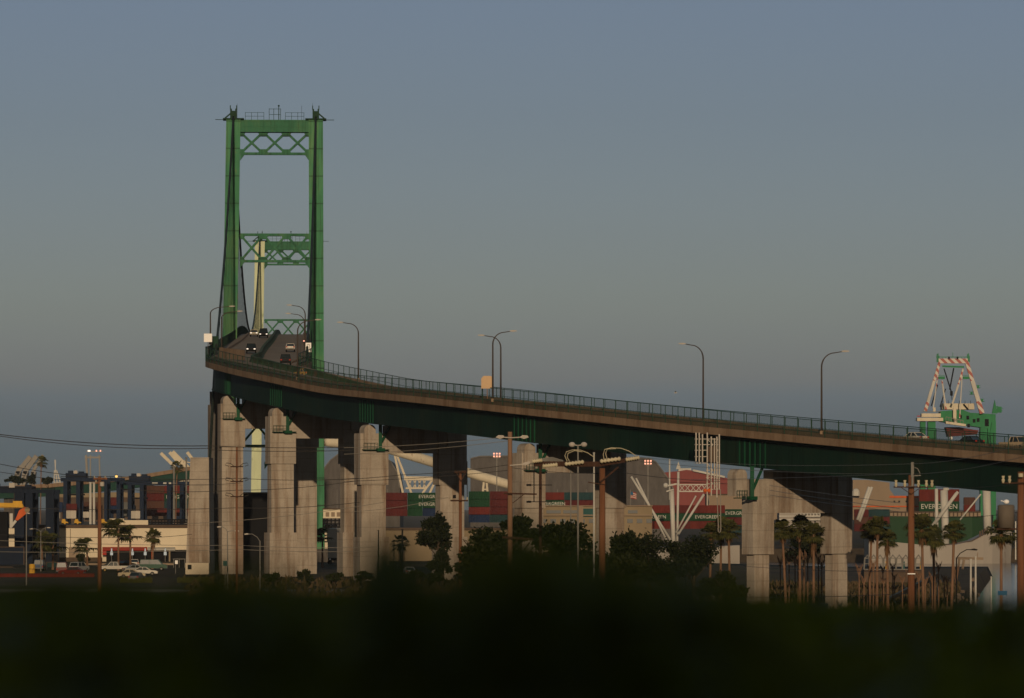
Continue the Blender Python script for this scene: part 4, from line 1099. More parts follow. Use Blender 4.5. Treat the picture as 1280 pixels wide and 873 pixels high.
# green ship with containers on deck
gs = thing('green_ship', 'dark green container ship lying behind the grey hull at right', 'ship', P(1165, 690, 1500))
m = MB()
m.loft([[P(x, y0, 1500) + Vector((0, b, 0)), P(x, 690, 1500) + Vector((0, b, 0)), P(x, 690, 1500) + Vector((0, 26 - b, 0)), P(x, y0, 1500) + Vector((0, 26 - b, 0))] for x, y0, b in ((1100, 645, 0), (1160, 646, 0), (1215, 646, 0), (1236, 645, 3), (1246, 644, 11))], True); m.build('hull', M['hullgreen'], gs)
m = MB(); pxbox(m, 1108, 1226, 640.5, 645.8, 1500.5, 20); m.build('deck_coaming', M['beige'], gs)
m = MB()
for x in range(1112, 1226, 5): m.bar(P(x, 640, 1500), P(x, 646.5, 1500), .35)
m.bar(P(1108, 640, 1499.8), P(1226, 640, 1499.8), .25); m.build('rail', M['brown'], gs)
container(1149, 1199, 612, 626.5, 1502, 'red', 'large red container on the green ship deck behind the white mast', None, group='containers on the green ship')
container(1149, 1199, 627, 640, 1502, 'green', 'green container with white lettering on the deck of the green ship', 'EVERGREEN', 2.3, group='containers on the green ship')
container(1205, 1219, 622, 631, 1503, 'brown', 'brown container in the upper row near the white post of the grey ship', None, group='containers on the green ship')
container(1205, 1219, 631.5, 640, 1503, 'red', 'lower red container near the white post of the grey ship', None, group='containers on the green ship')
# grey ship with derricks
hs = thing('grey_ship', 'old grey cargo ship with white posts and derrick booms, bow at the right', 'ship', P(1050, 704, 1400))
rows = []
for x, yt, b in ((1086, 674, 0), (1100, 676, 0), (1170, 683, 0), (1195, 681, 0), (1215, 676.5, .5), (1230, 669, 1), (1242, 661, 2), (1258, 656, 4.5), (1271, 652, 8)):
    rows.append([P(x, yt, 1400) + Vector((0, b, 0)), Vector((XP(x - (0 if b < 1 else b * .5), 1400), 1400 + b * 1.1, -.5)), Vector((XP(x - (0 if b < 1 else b * .5), 1400), 1418 - b * 1.1, -.5)), P(x, yt, 1400) + Vector((0, 18 - b, 0))])
m = MB(); m.loft(rows, True); m.build('hull', M['hullgrey'], hs)
m = MB(); m.bar(P(1170, 683, 1399.9), P(1215, 676.3, 1399.9), .25); m.bar(P(1215, 676.3, 1399.9), P(1242, 660.8, 1400), .25)
for x in range(1225, 1236, 3): m.bar(P(x, 671 - (x - 1225) * .55, 1400), P(x, 664 - (x - 1225) * .5, 1400), .5)
m.build('bulwark', M['brown'], hs)
m = MB(); m.bar(P(1269.5, 652, 1402), P(1269.5, 700, 1399.2), .35); m.build('stem_post', M['white'], hs)
def kp(x0, y0, x1, y1, r, name='kingpost', d=1405, mat='white'):
    m = MB(); m.tube([P(x0, y0, d), P(x1, y1, d)], r, 8); m.build(name, M[mat], hs, True)
kp(1171, 680, 1170.5, 611, .55); kp(1182, 680, 1180, 613, 1.2); kp(1234.5, 668, 1233, 607, 1.3); kp(1179, 611.5, 1186, 611.5, .5, 'crosstree')
kp(1168, 655, 1197.5, 615, .5, 'boom', 1402); kp(1165, 657, 1195, 616.5, .3, 'boom', 1402)
kp(1072, 650, 1087, 609, .55, 'boom', 1402); kp(1074.5, 652, 1090, 609, .4, 'boom', 1402)
kp(1200, 650, 1226, 618, .25, 'boom', 1403)
ds = thing('derrick_ship', 'white lattice derrick ship with leaning double booms behind the dark round trees', 'ship', P(842, 700, 1400))
m = MB(); m.loft([[P(x, 684 + k, 1400) + Vector((0, b, 0)), P(x, 706, 1400) + Vector((0, b, 0)), P(x, 706, 1400) + Vector((0, 16 - b, 0)), P(x, 684 + k, 1400) + Vector((0, 16 - b, 0))] for x, k, b in ((796, -2, 6), (806, 0, 1), (880, 0, 0), (925, -2, 2))], True); m.build('hull', M['hullgrey'], ds)
hs_, hs = hs, ds
kp(842, 680, 839.5, 612, .75); kp(846.5, 680, 848, 590, .38); kp(837, 625, 837, 574, .25)
kp(838, 675, 789, 596, .36, 'boom', 1402); kp(834, 677, 795, 598, .3, 'boom', 1402); kp(848, 668, 880, 618, .38, 'boom', 1402); kp(845, 666, 870, 620, .25, 'boom', 1402)
m = MB()
for y in (606, 614.5): m.bar(P(849, y, 1404), P(884, y, 1404), .35)
for x in range(849, 884, 7): m.bar(P(x, 606, 1404), P(x + 7, 614.5, 1404), .2); m.bar(P(x, 614.5, 1404), P(x + 7, 606, 1404), .2)
m.prism([P(848, 577, 1404), P(851, 586, 1404), P(845, 587, 1404)], (0, 1, 0), .4)
m.bar(P(832, 608, 1404), P(846, 605, 1404), .5); m.bar(P(833, 614.5, 1404), P(842, 612, 1404), .4)
m.build('crane_bridge', M['white'], hs)
m = MB(); m.ball(P(832, 607, 1403), .8); m.build('ventilator', M['white'], hs)
hs = hs_
# grey superstructure block between piers E columns
t = thing('white_ship_house', 'pale ship superstructure with rows of openings between the slim pier columns', 'ship', P(1000, 660, 1450))
m = MB(); pxbox(m, 974, 998, 640, 660, 1450, 12); pxbox(m, 998, 1030, 639, 662, 1451, 12); m.build('deckhouse', M['hullgrey'], t)
m = MB()
for y in (641.5, 645.5, 650): m.bar(P(974, y, 1449.8), P(1030, y, 1449.8), .35)
for x in range(1001, 1030, 4): m.bar(P(x, 638, 1449.9), P(x, 646, 1449.9), .3)
m.build('deck_rail', M['white'], t)
for x in (1003, 1010, 1018, 1025): m = MB(); pxbox(m, x, x + 1.6, 651, 653.5, 1450.6, .3); m.build('window', M['dark'], t)

# ================================================================ STRIPED CRANE
D = 1610
hc = thing('floating_crane', 'green and white floating crane with red striped A frame beyond the bridge', 'floating crane', P(1197, 600, D))
def q_(x, y, d=0): return P(x, y, D) + Vector((0, d, 0))
m = MB(); m.bar(q_(1173, 451.5), q_(1209.5, 451.5), 1.6, 1.7); m.build('top_beam', M['stripe'], hc)
m = MB()
for x in (1172.5, 1210.5): m.bar(q_(x, 453), q_(x, 442), .35); m.bar(q_(x + 1.3, 453), q_(x + 1.3, 445), .25); m.bar(q_(x - 1.3, 453), q_(x - 1.3, 443), .25)
m.bar(q_(1170, 446.5), q_(1212, 446.5), .22); m.bar(q_(1171, 449), q_(1211, 449), .2); m.bar(q_(1191, 446), q_(1191, 440.5), .15)
for x in range(1174, 1211, 4): m.bar(q_(x, 446.5), q_(x, 450), .12)
m.bar(q_(1178, 458), q_(1205, 459), .7, .6)
m.build('top_rail', M['cranegreen'], hc)
for x, y in ((1177, 472.5), (1207.5, 472.5)): m = MB(); m.box(q_(x, y), (2.2, 1.5, .9)); m.bar(q_(x - 4, y - 3), q_(x + 4, y - 3), .15); m.build('platform', M['cranegreen'], hc)
for x, y in ((1222.5, 483), (1214.5, 491), (1227.5, 500)): m = MB(); m.box(q_(x, y + 2), (1.6, 1.4, .2)); m.bar(q_(x - 3, y - 1), q_(x + 3, y - 1), .15); m.box(q_(x, y + .8), (.7, .7, 1.0)); m.build('platform', M['cranegreen'], hc)
m = MB()
for x in (1186, 1196.5): m.box(q_(x, 447.8, -.6), (.55, .6, 1.0))
m.bar(q_(1180, 461), q_(1189.5, 491), .4); m.bar(q_(1193.5, 460, 4), q_(1188.5, 487, 4), .45); m.box(q_(1189.3, 492), (.9, .8, 1.6)); m.bar(q_(1189.5, 494), q_(1190, 500), .2)
m.bar(q_(1176, 480, 12), q_(1168, 507, 12), .4); m.bar(q_(1186, 485, 12), q_(1179, 508, 12), .35)
m.build('hook_block', M['dark'], hc)
def leg(name, a, b, w, seg):
    """tapered leg in three pieces: striped head, white shank, striped foot"""
    A, B = q_(*a), q_(*b); c = A.lerp(B, seg[0]); d = A.lerp(B, seg[1])
    m = MB(); m.bar(A, c, w * .9); lg = m.build(name, M['stripe'], hc)
    m = MB(); m.bar(d, B, w * 1.15); m.build('leg_foot', M['stripe'], lg)
    m = MB(); m.bar(c, d, w); m.build('shank', M['white'], lg)
leg('leg', (1174.5, 453), (1156.5, 514), 1.05, (.38, .82)); leg('leg', (1208.5, 453), (1227.5, 517), 1.45, (.36, .76))
leg('inner_leg', (1177.5, 476), (1182.5, 512), .5, (.1, .78)); leg('inner_leg', (1204, 461), (1190.5, 505), .65, (.45, .98)); leg('stay', (1203, 463), (1199.5, 523), .35, (.2, .9)); leg('stay', (1174, 457), (1166.5, 511), .38, (.5, .97))
m = MB(); pxbox(m, 1178, 1218, 504.5, 512, D + 5, 8); m.bar(q_(1193, 513, 4), q_(1193.6, 531, -3), .9); pxbox(m, 1191.5, 1195.5, 509, 524, D - 2, 1); pxbox(m, 1166.5, 1169.5, 509.5, 515, D - .5, 1)
m.build('machinery_house', M['cream'], hc)
m = MB(); m.bar(q_(1206, 505, 4.6), q_(1212, 512, 4.6), .5)
for x in range(1180, 1218, 7): m.bar(q_(x, 504.5, 5), q_(x, 500.5, 5), .14)
m.build('vent', M['dark'], hc)
m = MB(); pxbox(m, 1152, 1176, 517, 521.5, D - 2, 5); pxbox(m, 1146.5, 1179, 522.5, 526.5, D - 2.5, 6)
m.prism([q_(x, y, -4) for x, y in ((1181, 527), (1206, 530.5), (1206, 533.5), (1181, 530))], (0, 1, 0), 4); m.build('barge_deck', M['cream'], hc)
m = MB(); m.bar(q_(1181, 521.5, -4), q_(1203, 526.5, -4), .2)
for k in range(7): m.bar(q_(1181 + k * 3.6, 521.6 + k * .82, -4), q_(1181 + k * 3.6, 527 + k * .5, -4), .14)
m.bar(q_(1152, 515, -2), q_(1176, 515, -2), .18); m.build('deck_rail', M['galv'], hc)
m = MB(); m.box(q_(1147.5, 520.6, -2.4), (1.2, .5, .3)); m.build('marker', M['red'], hc)
m = MB()
pxbox(m, 1150.5, 1157, 527, 690, D - 1, 3); pxbox(m, 1160, 1169.5, 527, 690, D - 1, 3)
m.prism([q_(x, y, 1) for x, y in ((1176, 514), (1204, 512.5), (1213, 516), (1245, 518), (1245, 560), (1236, 560), (1235, 536), (1224, 534), (1176, 527))], (0, 1, 0), 8)
pxbox(m, 1225.5, 1234, 533, 690, D + 1.2, 4); pxbox(m, 1238, 1245, 527, 690, D + 1.2, 4)
m.bar(q_(1236, 560), q_(1241, 528), .7); m.build('portal', M['cranegreen'], hc)
m = MB(); pxbox(m, 1231, 1236, 524, 533, D + .9, .2)
for x, y in ((1208, 520), (1216, 524), (1221, 523), (1209, 530), (1199, 519)): pxbox(m, x, x + 3.4, y, y + 4.5, D + .85, .2)
m.build('opening', M['dark'], hc)
m = MB(); m.prism([q_(1240, 517), q_(1247, 517), q_(1243.4, 500)], (0, 1, 0), 1.2); m.bar(q_(1240, 517), q_(1250.5, 509), .3); pxbox(m, 1246.5, 1252, 508.5, 516, D, 1.2); m.bar(q_(1246, 508), q_(1254, 511), .2); m.bar(q_(1243, 507), q_(1253, 514), .25); m.build('side_mast', M['cranegreen'], hc)
m = MB(); m.prism([q_(x, y, 2) for x, y in ((1183, 534), (1200, 534), (1216, 537), (1224, 538), (1222, 543), (1186, 546))], (0, 1, 0), 7); m.build('hull_top', paint('rust_red_hull', (.14, .035, .03), .7, .3, .3), hc)
m = MB(); m.prism([q_(1140, 676, -6), q_(1256, 676, -6), q_(1252, 697, -6), q_(1146, 697, -6)], (0, 1, 0), 22); m.build('pontoon', M['hullgreen'], hc)
m = MB(); m.ball(q_(1187.5, 548, -4), .6); m.build('lamp', M['signwhite'], hc)
# ================================================================ POLES, LAMPS AND WIRES
def utility_pole(label, px, ytop, D, w_px, mat, ybot=None, lean=0.0):
    x = XP(px, D); zb = gz(x, D) - .3
    t = thing('utility_pole', label, 'utility pole', (x, D, zb))
    top = P(px + lean, ytop, D); r = w_px / 2 * D / F
    m = MB(); m.tube([Vector((x, D, zb)), Vector((x, D, zb)).lerp(top, .5), top], r * 1.12, 10, r * .85); m.build('pole', M[mat], t, True)
    return t
def crossarm(t, x0, x1, y, D, th=.22, mat='wooddark', ins=(), braces=(), dz=0.0):
    m = MB(); m.bar(P(x0, y, D - .3), P(x1, y + dz, D - .3), th); 
    for a, b, c, d_ in braces: m.bar(P(a, b, D - .25), P(c, d_, D - .25), th * .45)
    ca = m.build('crossarm', M[mat], t)
    for x in ins:
        m = MB(); q = P(x, y + dz * (x - x0) / max(1e-6, x1 - x0), D - .3); m.tube([q, q + Z * .14, q + Z * .2, q + Z * .34], [.04, .09, .05, .08], 8); m.build('insulator', M['insul'], ca)
    return ca
def strain_insulator(t, x0, y0, x1, y1, D, r):
    A, B = P(x0, y0, D), P(x1, y1, D); n = 6; pts = []; rr = []
    for k in range(n * 2 + 1): pts.append(A.lerp(B, k / (n * 2))); rr.append(r if k % 2 else r * .5)
    m = MB(); m.tube(pts, rr, 10); return m.build('insulator', M['insul'], t, True)
u = utility_pole('brown pole with two short crossarms standing before the white warehouse wall at left', 124.5, 596, 560, 5, 'wood')
crossarm(u, 117, 134, 598.5, 560, .25, 'wood', (118, 131.5)); crossarm(u, 119, 130, 604, 560, .2, 'wood', (120,))
m = MB(); m.tube([P(127.5, 603, 559.4), P(127.5, 608, 559.4)], .28, 10); m.build('transformer', M['lamphead'], u)
u = utility_pole('slim red brown pole with three tiers of looped wire arms before the left pier', 296, 559, 590, 2.8, 'wood')
for y in (583.5, 602, 621):
    crossarm(u, 288, 304, y, 590, .16, 'wooddark', (289, 303))
    m = MB()
    for sx in (-1, 1): m.tube([P(296 + sx * 3, y, 589.6), P(296 + sx * 8, y - 4, 589.6), P(296 + sx * 13, y - 4.6, 589.6), P(296 + sx * 14.5, y - 2, 589.6), P(296 + sx * 10, y - .5, 589.6)], .045, 5)
    m.build('jumper_loop', M['wire'], u)
u = utility_pole('brown pole with a forked crossarm in front of the dark shaded pier column', 575.5, 589, 450, 4.2, 'wood')
crossarm(u, 568, 583, 590, 450, .22, 'wooddark', (), ((570, 589, 575.5, 601), (583, 589, 576, 602))); crossarm(u, 563, 585, 626, 450, .16, 'wooddark', (564, 584))
m = MB(); m.bar(P(584, 577, 450), P(584, 622, 450), .07); m.tube([P(568, 619, 449.8), P(568, 623, 449.8)], .16, 8); m.build('fittings', M['dark'], u)
D1 = 285
u = utility_pole('tall tan wooden pole with lamps on top in front of the middle pier', 637.5, 540, D1, 6.6, 'woodpale')
for sx, x in ((-1, 625), (1, 655)):
    m = MB(); q = P(x, 546.5, D1 - .4); m.prism([q + Vector((a, 0, b)) for a, b in ((-.28, -.02), (-.1, .12), (.22, .1), (.3, -.02), (0, -.12))], (0, 1, 0), .22); m.bar(q, P(637.5, 547.5, D1 - .2), .06); m.build('lamp_head', M['lamphead'], u)
m = MB(); q = P(657, 580, D1 - .4); m.prism([q + Vector((a, 0, b)) for a, b in ((-.28, -.06), (-.1, .08), (.25, .16), (.3, .04), (0, -.1))], (0, 1, 0), .22); m.bar(q, P(637.5, 582, D1 - .2), .06); m.build('lamp_head', M['lamphead'], u)
crossarm(u, 630, 671, 617, D1, .1, 'wooddark', (), ((641, 629, 655, 618),), 1.0)
crossarm(u, 628, 667, 671.5, D1, .14, 'wooddark', (), ((641, 681, 648, 674),), 3); crossarm(u, 622, 672, 714, D1, .14, 'wooddark', (), ((641, 721, 648, 715),), 1); crossarm(u, 638, 672, 725.5, D1, .1, 'wooddark')
u = utility_pole('dark slim wooden pole just right of the tall tan pole', 675.5, 579, D1 + 4, 4.2, 'wooddark')
m = MB()
for y in (606.5, 627.5): m.bar(P(658, y, D1 + 3), P(690, y, D1 + 3), .05); m.bar(P(658, y, D1 + 3), P(664, y, D1 + 3), .13)
m.bar(P(667.5, 579, D1 + 3), P(667.5, 627, D1 + 3), .07); m.build('switch_rod', M['dark'], u)
u = utility_pole('short thick rust brown pole carrying the horizontal beam with cream insulators', 752.8, 585.5, 270, 8.6, 'wood')
m = MB(); m.bar(P(668, 580, 269.6), P(752, 580.5, 269.6), .24, .3); m.bar(P(752, 580.5, 269.6), P(798, 573, 269.6), .2, .24); ba = m.build('crossbeam', M['wooddark'], u)
m = MB(); m.bar(P(750, 603, 269.7), P(773, 584, 269.7), .09); m.bar(P(735, 603, 269.8), P(756, 606, 269.8), .06); m.build('brace', M['wooddark'], u)
for a in ((678, 583, 697, 581), (706, 580.5, 730, 577.5), (750, 577, 776, 573.5), (782, 575, 799.5, 572), (665, 577, 678, 575.5)): strain_insulator(u, *a, 269.2, .145)
m = MB()
for pts in (((709, 577), (706, 570), (708, 565), (716, 562.5), (726, 563), (735, 566.5), (743, 572)), ((712, 577), (709, 572), (710, 567), (718, 563.5), (728, 565)), ((755, 575), (754, 568), (756, 562), (764, 560), (776, 560.5), (786, 564), (795, 570)), ((759, 575), (757, 567), (759, 561.5), (770, 561))):
    m.tube([P(x, y, 269.0) for x, y in pts], .022, 5)
m.build('jumper_loop', M['insul'], u)
m = MB()
for k in range(5): m.tube([P(667, 575 + k * .8, 270), P(690, 572 + k, 270), P(704, 576 + k * .7, 270)], .03, 5)
m.build('cable_bundle', M['galv'], u)
def plain_pole(label, px, y0, D, r, mat, name='metal_pole'):
    x = XP(px, D); t = thing(name, label, 'pole', (x, D, gz(x, D) - .2)); m = MB(); m.tube([Vector((x, D, gz(x, D) - .2)), P(px, y0, D)], r * 1.1, 7, r * .8); m.build('shaft', M[mat], t)
    m = MB(); m.tube([P(px, y0, D), P(px, y0 - 1.2, D)], r * 1.2, 7); m.build('cap', M[mat], t); return t
plain_pole('bright white slender pole left of the thick rust brown pole', 742.5, 567, 300, .065, 'white')
plain_pole('thin grey pole before the huge grey shed, left of the double floodlight pole', 713.5, 590, 520, .09, 'galv')
t = plain_pole('tall pole with two round floodlights on top above the cream insulators', 722.5, 558, 330, .075, 'galv', 'floodlight_pole')
for sx in (-1, 1):
    m = MB(); q = P(722.5 + sx * 7.5, 556, 330); m.ball(q, .24, 10, 6, .8); m.bar(q, P(722.5, 557, 330), .06); m.build('lamp_head', M['lamphead'], t)
D2 = 225
u = utility_pole('thick brown pole with a metal top and crossarm among the palms at right', 1139, 594, D2, 8.8, 'wood')
m = MB(); m.bar(P(1140.5, 597, D2 - .2), P(1140.5, 578, D2 - .2), .14); m.bar(P(1140.5, 595, D2 - .2), P(1151, 594.5, D2 - .2), .05); m.tube([P(1142, 584, D2 - .2), P(1147, 586, D2 - .2), P(1150, 592, D2 - .2)], .02, 5); m.bar(P(1140.5, 597, D2 - .2), P(1140.5, 609, D2 - .2), .1); m.bar(P(1130, 609, D2 - .2), P(1140.5, 608, D2 - .2), .05); m.bar(P(1130, 609, D2 - .2), P(1130, 602, D2 - .2), .05); m.build('pole_top', M['galv'], u)
crossarm(u, 1117, 1167, 609, D2, .07, 'wooddark', (1120, 1131, 1148, 1158, 1165), ((1139, 618, 1127, 610), (1139, 618, 1150, 610)))
m = MB(); m.bar(P(1134.5, 717.5, D2 - .3), P(1144, 717.5, D2 - .3), .03, .05); m.build('pole_band', M['signwhite'], u)
u = utility_pole('thick dark brown pole with a grey transformer drum at the right edge', 1276, 590, 215, 9.5, 'wood')
m = MB(); m.tube([P(1257.5, 660, 214), P(1257.5, 632.5, 214), P(1257.5, 631, 214)], [.40, .40, .33], 16); m.build('transformer', M['drum'], u, True)
m = MB(); m.bar(P(1245, 661.5, 214), P(1272, 661.5, 214), .4, .08); m.build('transformer_shelf', M['wooddark'], u)
m = MB(); m.ball(P(1258, 627.5, 214), .14, 10, 6, .8); m.bar(P(1251, 626, 214), P(1258, 628, 214), .03); m.build('floodlight', M['signwhite'], u)
crossarm(u, 1252, 1290, 604, 215, .06, 'wooddark', (1254, 1262, 1285)); 
m = MB(); m.tube([P(1276, 596.5, 214.6), P(1276, 592, 214.6)], .12, 10); m.build('bushing', M['insul'], u)

def street_light(label, px, ytop, D, arms, mat='galv', group='street lights in the port'):
    x = XP(px, D); zb = gz(x, D); t = thing('street_light', label, 'street light', (x, D, zb), group)
    m = MB(); m.tube([Vector((x, D, zb)), P(px, ytop, D)], .11, 7, .07); m.build('pole', M[mat], t)
    for ax, ay in arms:
        m = MB(); s_ = 1 if ax > px else -1
        m.tube([P(px, ytop + 1, D), P(px + (ax - px) * .2, (ytop * .45 + ay * .55), D), P(px + (ax - px) * .55, ay - .3, D), P(ax - s_ * 3, ay, D)], .05, 5); ar = m.build('arm', M[mat], t)
        m = MB(); q = P(ax - s_ * 1.5, ay, D); m.prism([q + Vector((s_ * a, 0, b)) for a, b in ((-.35, .06), (0, .14), (.4, .05), (.3, -.08), (-.2, -.05))], (0, 1, 0), .25); m.build('lamp_head', M['lamphead'] if mat != 'dark' else M['dark'], ar)
    return t
street_light('double armed street light in front of the leftmost lit pier', 284.5, 664, 640, ((273, 659), (297, 664)))
street_light('single arm street light between the two left piers, arm to the left', 325, 676, 650, ((307, 668),))
street_light('double armed street light before the dark round trees in the middle', 857.5, 687, 560, ((838, 680), (877, 681)))
street_light('dark cobra head street light before the grey ship bow at right', 1195.5, 697, 480, ((1219, 687.5),), 'dark')
street_light('double armed street light before the white wall at far left', 51, 664, 850, ((38, 661.5), (62, 660)))
street_light('tall white light pole at far left below the orange crane arm', 33, 643, 700, ((36, 642),))
for k, (x, y) in enumerate(((113, 604), (117.5, 604))): plain_pole(['left of two pale masts beside the brown pole', 'right of two pale masts beside the brown pole'][k], x, y, 1350, .42, 'white', 'pale_mast')
plain_pole('thin pale mast on the right of the blue cranes before the pale booms', 217.5, 584, 1300, .35, 'galv', 'pale_mast')
plain_pole('pale mast hugging the anchorage at its upper left', 233, 573, 1300, .3, 'galv', 'pale_mast')
for k, (x, y) in enumerate(((473, 688), (503, 690), (587, 700), (492.5, 700))):
    plain_pole(['dark thin post left in the yard right of the third pier', 'dark thick post before the tan warehouse door', 'thin post just right of the tan warehouse beside the round tree', 'short dark post beside the parked car near the third pier'][k], x, (664, 663, 680, 676)[k], 720, (.11, .17, .09, .1)[k], 'dark', 'post')
for k, (x, y0, D) in enumerate(((1213.5, 700, 520), (1219.5, 697, 520), (1239, 722, 540))):
    plain_pole(['left of the paired white posts before the dark blue water', 'right of the paired white posts before the dark blue water', 'short pale post between the paired posts and the lone palm'][k], x, y0, D, .13 if k < 2 else .09, 'white', 'white_post')
t = thing('landing_frame', 'pale landing frame on legs before the grey ship hull', 'frame', P(1208, 712, 700))
m = MB(); m.bar(P(1197, 698, 700), P(1229, 698.5, 700), .5, .4); m.bar(P(1205, 700, 700), P(1203, 712, 700), .35); m.bar(P(1199, 699, 700), P(1197, 720, 700), .3); m.bar(P(1222, 691, 700), P(1222, 698, 700), .12); m.build('frame', M['beige'], t)
t = thing('blue_sign', 'small blue sign board on the trunk side of the lone palm by the water', 'sign', P(1252, 748, 520)); m = MB(); m.box(P(1253, 741.5, 518), (1.05, .06, .5)); m.build('panel', M['blue'], t); m = MB(); m.bar(P(1248.5, 741, 518.1), P(1248.5, 762, 518.1), .06); m.build('post', M['galv'], t)
t = thing('utility_box', 'white utility cabinet with a dark label on the ground before the street light', 'cabinet', P(282, 712, 636)); m = MB(); q = P(281.5, 704.5, 636); m.box(q, (.55, .4, .7)); m.build('housing', M['teal'], t); m = MB(); m.bar(q - Z * .35, Vector((q.x, q.y, gz(q.x, q.y))), .08); m.build('stand', M['galv'], t)
def gate_frame():
    t = thing('bus_shelter', 'dark framed shelter left of the anchorage foot', 'shelter', P(224, 715, 900)); m = MB()
    for x in (217, 224, 231): m.bar(P(x, 699, 900), P(x, 718, 900), .12)
    m.bar(P(216, 699, 900), P(232, 699, 900), .15); m.build('frame', M['galv'], t); m = MB(); pxbox(m, 217, 231, 700, 716, 900.2, .1); m.build('panel', M['dark'], t)
gate_frame()
t = thing('round_sign', 'small white sign on a thin post left of the anchorage foot', 'sign', P(219.5, 724, 820)); m = MB(); m.bar(P(219.5, 706, 820), P(219.5, 727, 820), .09); m.build('post', M['galv'], t); m = MB(); m.box(P(220.5, 703, 819.9), (.5, .05, .65)); m.build('panel', M['signwhite'], t)

# wires
def wire(label, pts, r=.02, mat='wire', sag=0.0):
    """pts: (px, py, D) ends; a hanging curve of given sag between each pair"""
    P3 = [P(*q) for q in pts]; out = []
    for a, b in zip(P3, P3[1:]):
        n = 16
        for k in range(n + (b is P3[-1])):
            tt = k / n; out.append(a.lerp(b, tt) - Z * (sag * 4 * tt * (1 - tt)))
    m = MB(); m.tube(out, r, 4); o = m.build('power_line', M[mat]); tag(o, label, 'power line', 'overhead wires'); return o
W = [
 ('upper of the twin dark wires sagging across the sky at far left', [(-40, 538, 330), (262, 557.5, 330)], .030, 'wire', .35),
 ('lower of the twin dark wires sagging across the sky at far left', [(-40, 539, 333), (262, 560.5, 333)], .026, 'wire', .45),
 ('wire ending at the top arm of the brown pole from the left edge', [(-20, 576, 540), (118, 597, 560)], .035, 'wire', .25),
 ('wire below it reaching the brown pole from the left edge', [(-20, 587, 540), (119, 603, 560)], .03, 'wire', .2),
 ('wire running from the brown pole top towards the pale booms', [(131, 598, 560), (300, 604, 600)], .03, 'wire', .5),
 ('long wire across the left piers just above the pedestrian rail height', [(262, 557.5, 330), (440, 559, 330)], .024, 'wire', .1),
 ('second long wire across the left piers just under the first', [(262, 562.5, 333), (440, 563, 333)], .022, 'wire', .1),
 ('wire crossing the left piers at the upper loop arms', [(150, 596, 590), (296, 598, 590), (448, 598, 590)], .035, 'wire', .25),
 ('wire crossing the left piers at the middle loop arms', [(150, 611, 590), (296, 613, 590), (448, 601, 590)], .035, 'wire', .3),
 ('wire crossing the left piers below the loop arms', [(0, 634, 590), (296, 635, 590), (450, 628, 590)], .035, 'wire', .3),
 ('pale wire rising to the right across the low part of the left piers', [(230, 655, 420), (480, 628, 420)], .022, 'wirelit', .3),
 ('pale wire crossing the left piers below the street light heads', [(0, 676, 640), (300, 682, 640), (470, 684, 640)], .035, 'wirelit', .2),
 ('lower pale wire crossing the left piers near the ground', [(0, 690, 640), (300, 687, 640), (470, 689, 640)], .035, 'wirelit', .2),
 ('wire across the white wall at far left below the roof', [(-10, 668, 700), (160, 672, 700), (240, 668, 700)], .035, 'wire', .2),
 ('upper pale wire rising under the deck to the tall tan pole', [(430, 560, 285), (637, 546, 285)], .016, 'wirelit', .12),
 ('second pale wire rising under the deck to the tall tan pole', [(430, 568, 285), (637, 551, 285)], .016, 'wirelit', .12),
 ('dark wire from the third pier to the middle arm of the tan pole', [(380, 600, 285), (500, 594, 285), (637, 581, 285)], .018, 'wire', .1),
 ('dark wire from the left reaching the tan pole below its middle arm', [(430, 602, 290), (637, 588, 285)], .016, 'wire', .1),
 ('pale wire rising past the conveyor trestle to the forked pole', [(440, 640, 420), (560, 622, 420)], .02, 'wirelit', .2),
 ('wire from the tan pole down to the short rust brown pole', [(640, 585, 285), (752, 592, 272)], .015, 'wire', .1),
 ('wire from the insulator beam passing before the grey shed end', [(760, 588, 272), (900, 602, 300)], .015, 'wire', .12),
 ('upper pale wire over the green girder at right', [(800, 572, 272), (1140, 580, 225), (1300, 548, 200)], .011, 'wirelit', .25),
 ('second pale wire over the green girder at right', [(800, 577, 272), (1140, 593, 225), (1300, 565, 200)], .011, 'wirelit', .2),
 ('pale wire under the deck passing the slim pier to the right pole', [(860, 600, 300), (1139, 592, 225)], .012, 'wirelit', .05),
 ('pale wire falling right across the dark shade under the deck', [(962, 607, 400), (1125, 629, 300)], .016, 'wirelit', .05),
 ('second pale wire falling right across the dark shade under the deck', [(962, 613, 400), (1125, 636, 300)], .016, 'wirelit', .05),
 ('third pale wire falling right across the dark shade under the deck', [(962, 619, 400), (1125, 640, 300)], .016, 'wirelit', .05),
 ('wire from the right pole crossarm towards the transformer drum', [(1165, 609, 225), (1276, 604, 215)], .011, 'wire', .12),
 ('lower wire from the right pole past the palms to the edge pole', [(1139, 646, 225), (1276, 640, 215)], .011, 'wire', .15),
 ('dark wire crossing the slim pier shaft low down', [(930, 708, 330), (1139, 715, 225)], .013, 'wire', .1),
 ('second dark wire crossing the slim pier shaft low down', [(930, 746, 330), (1139, 742, 225)], .013, 'wire', .1),
]
for w_ in W: wire(*w_)

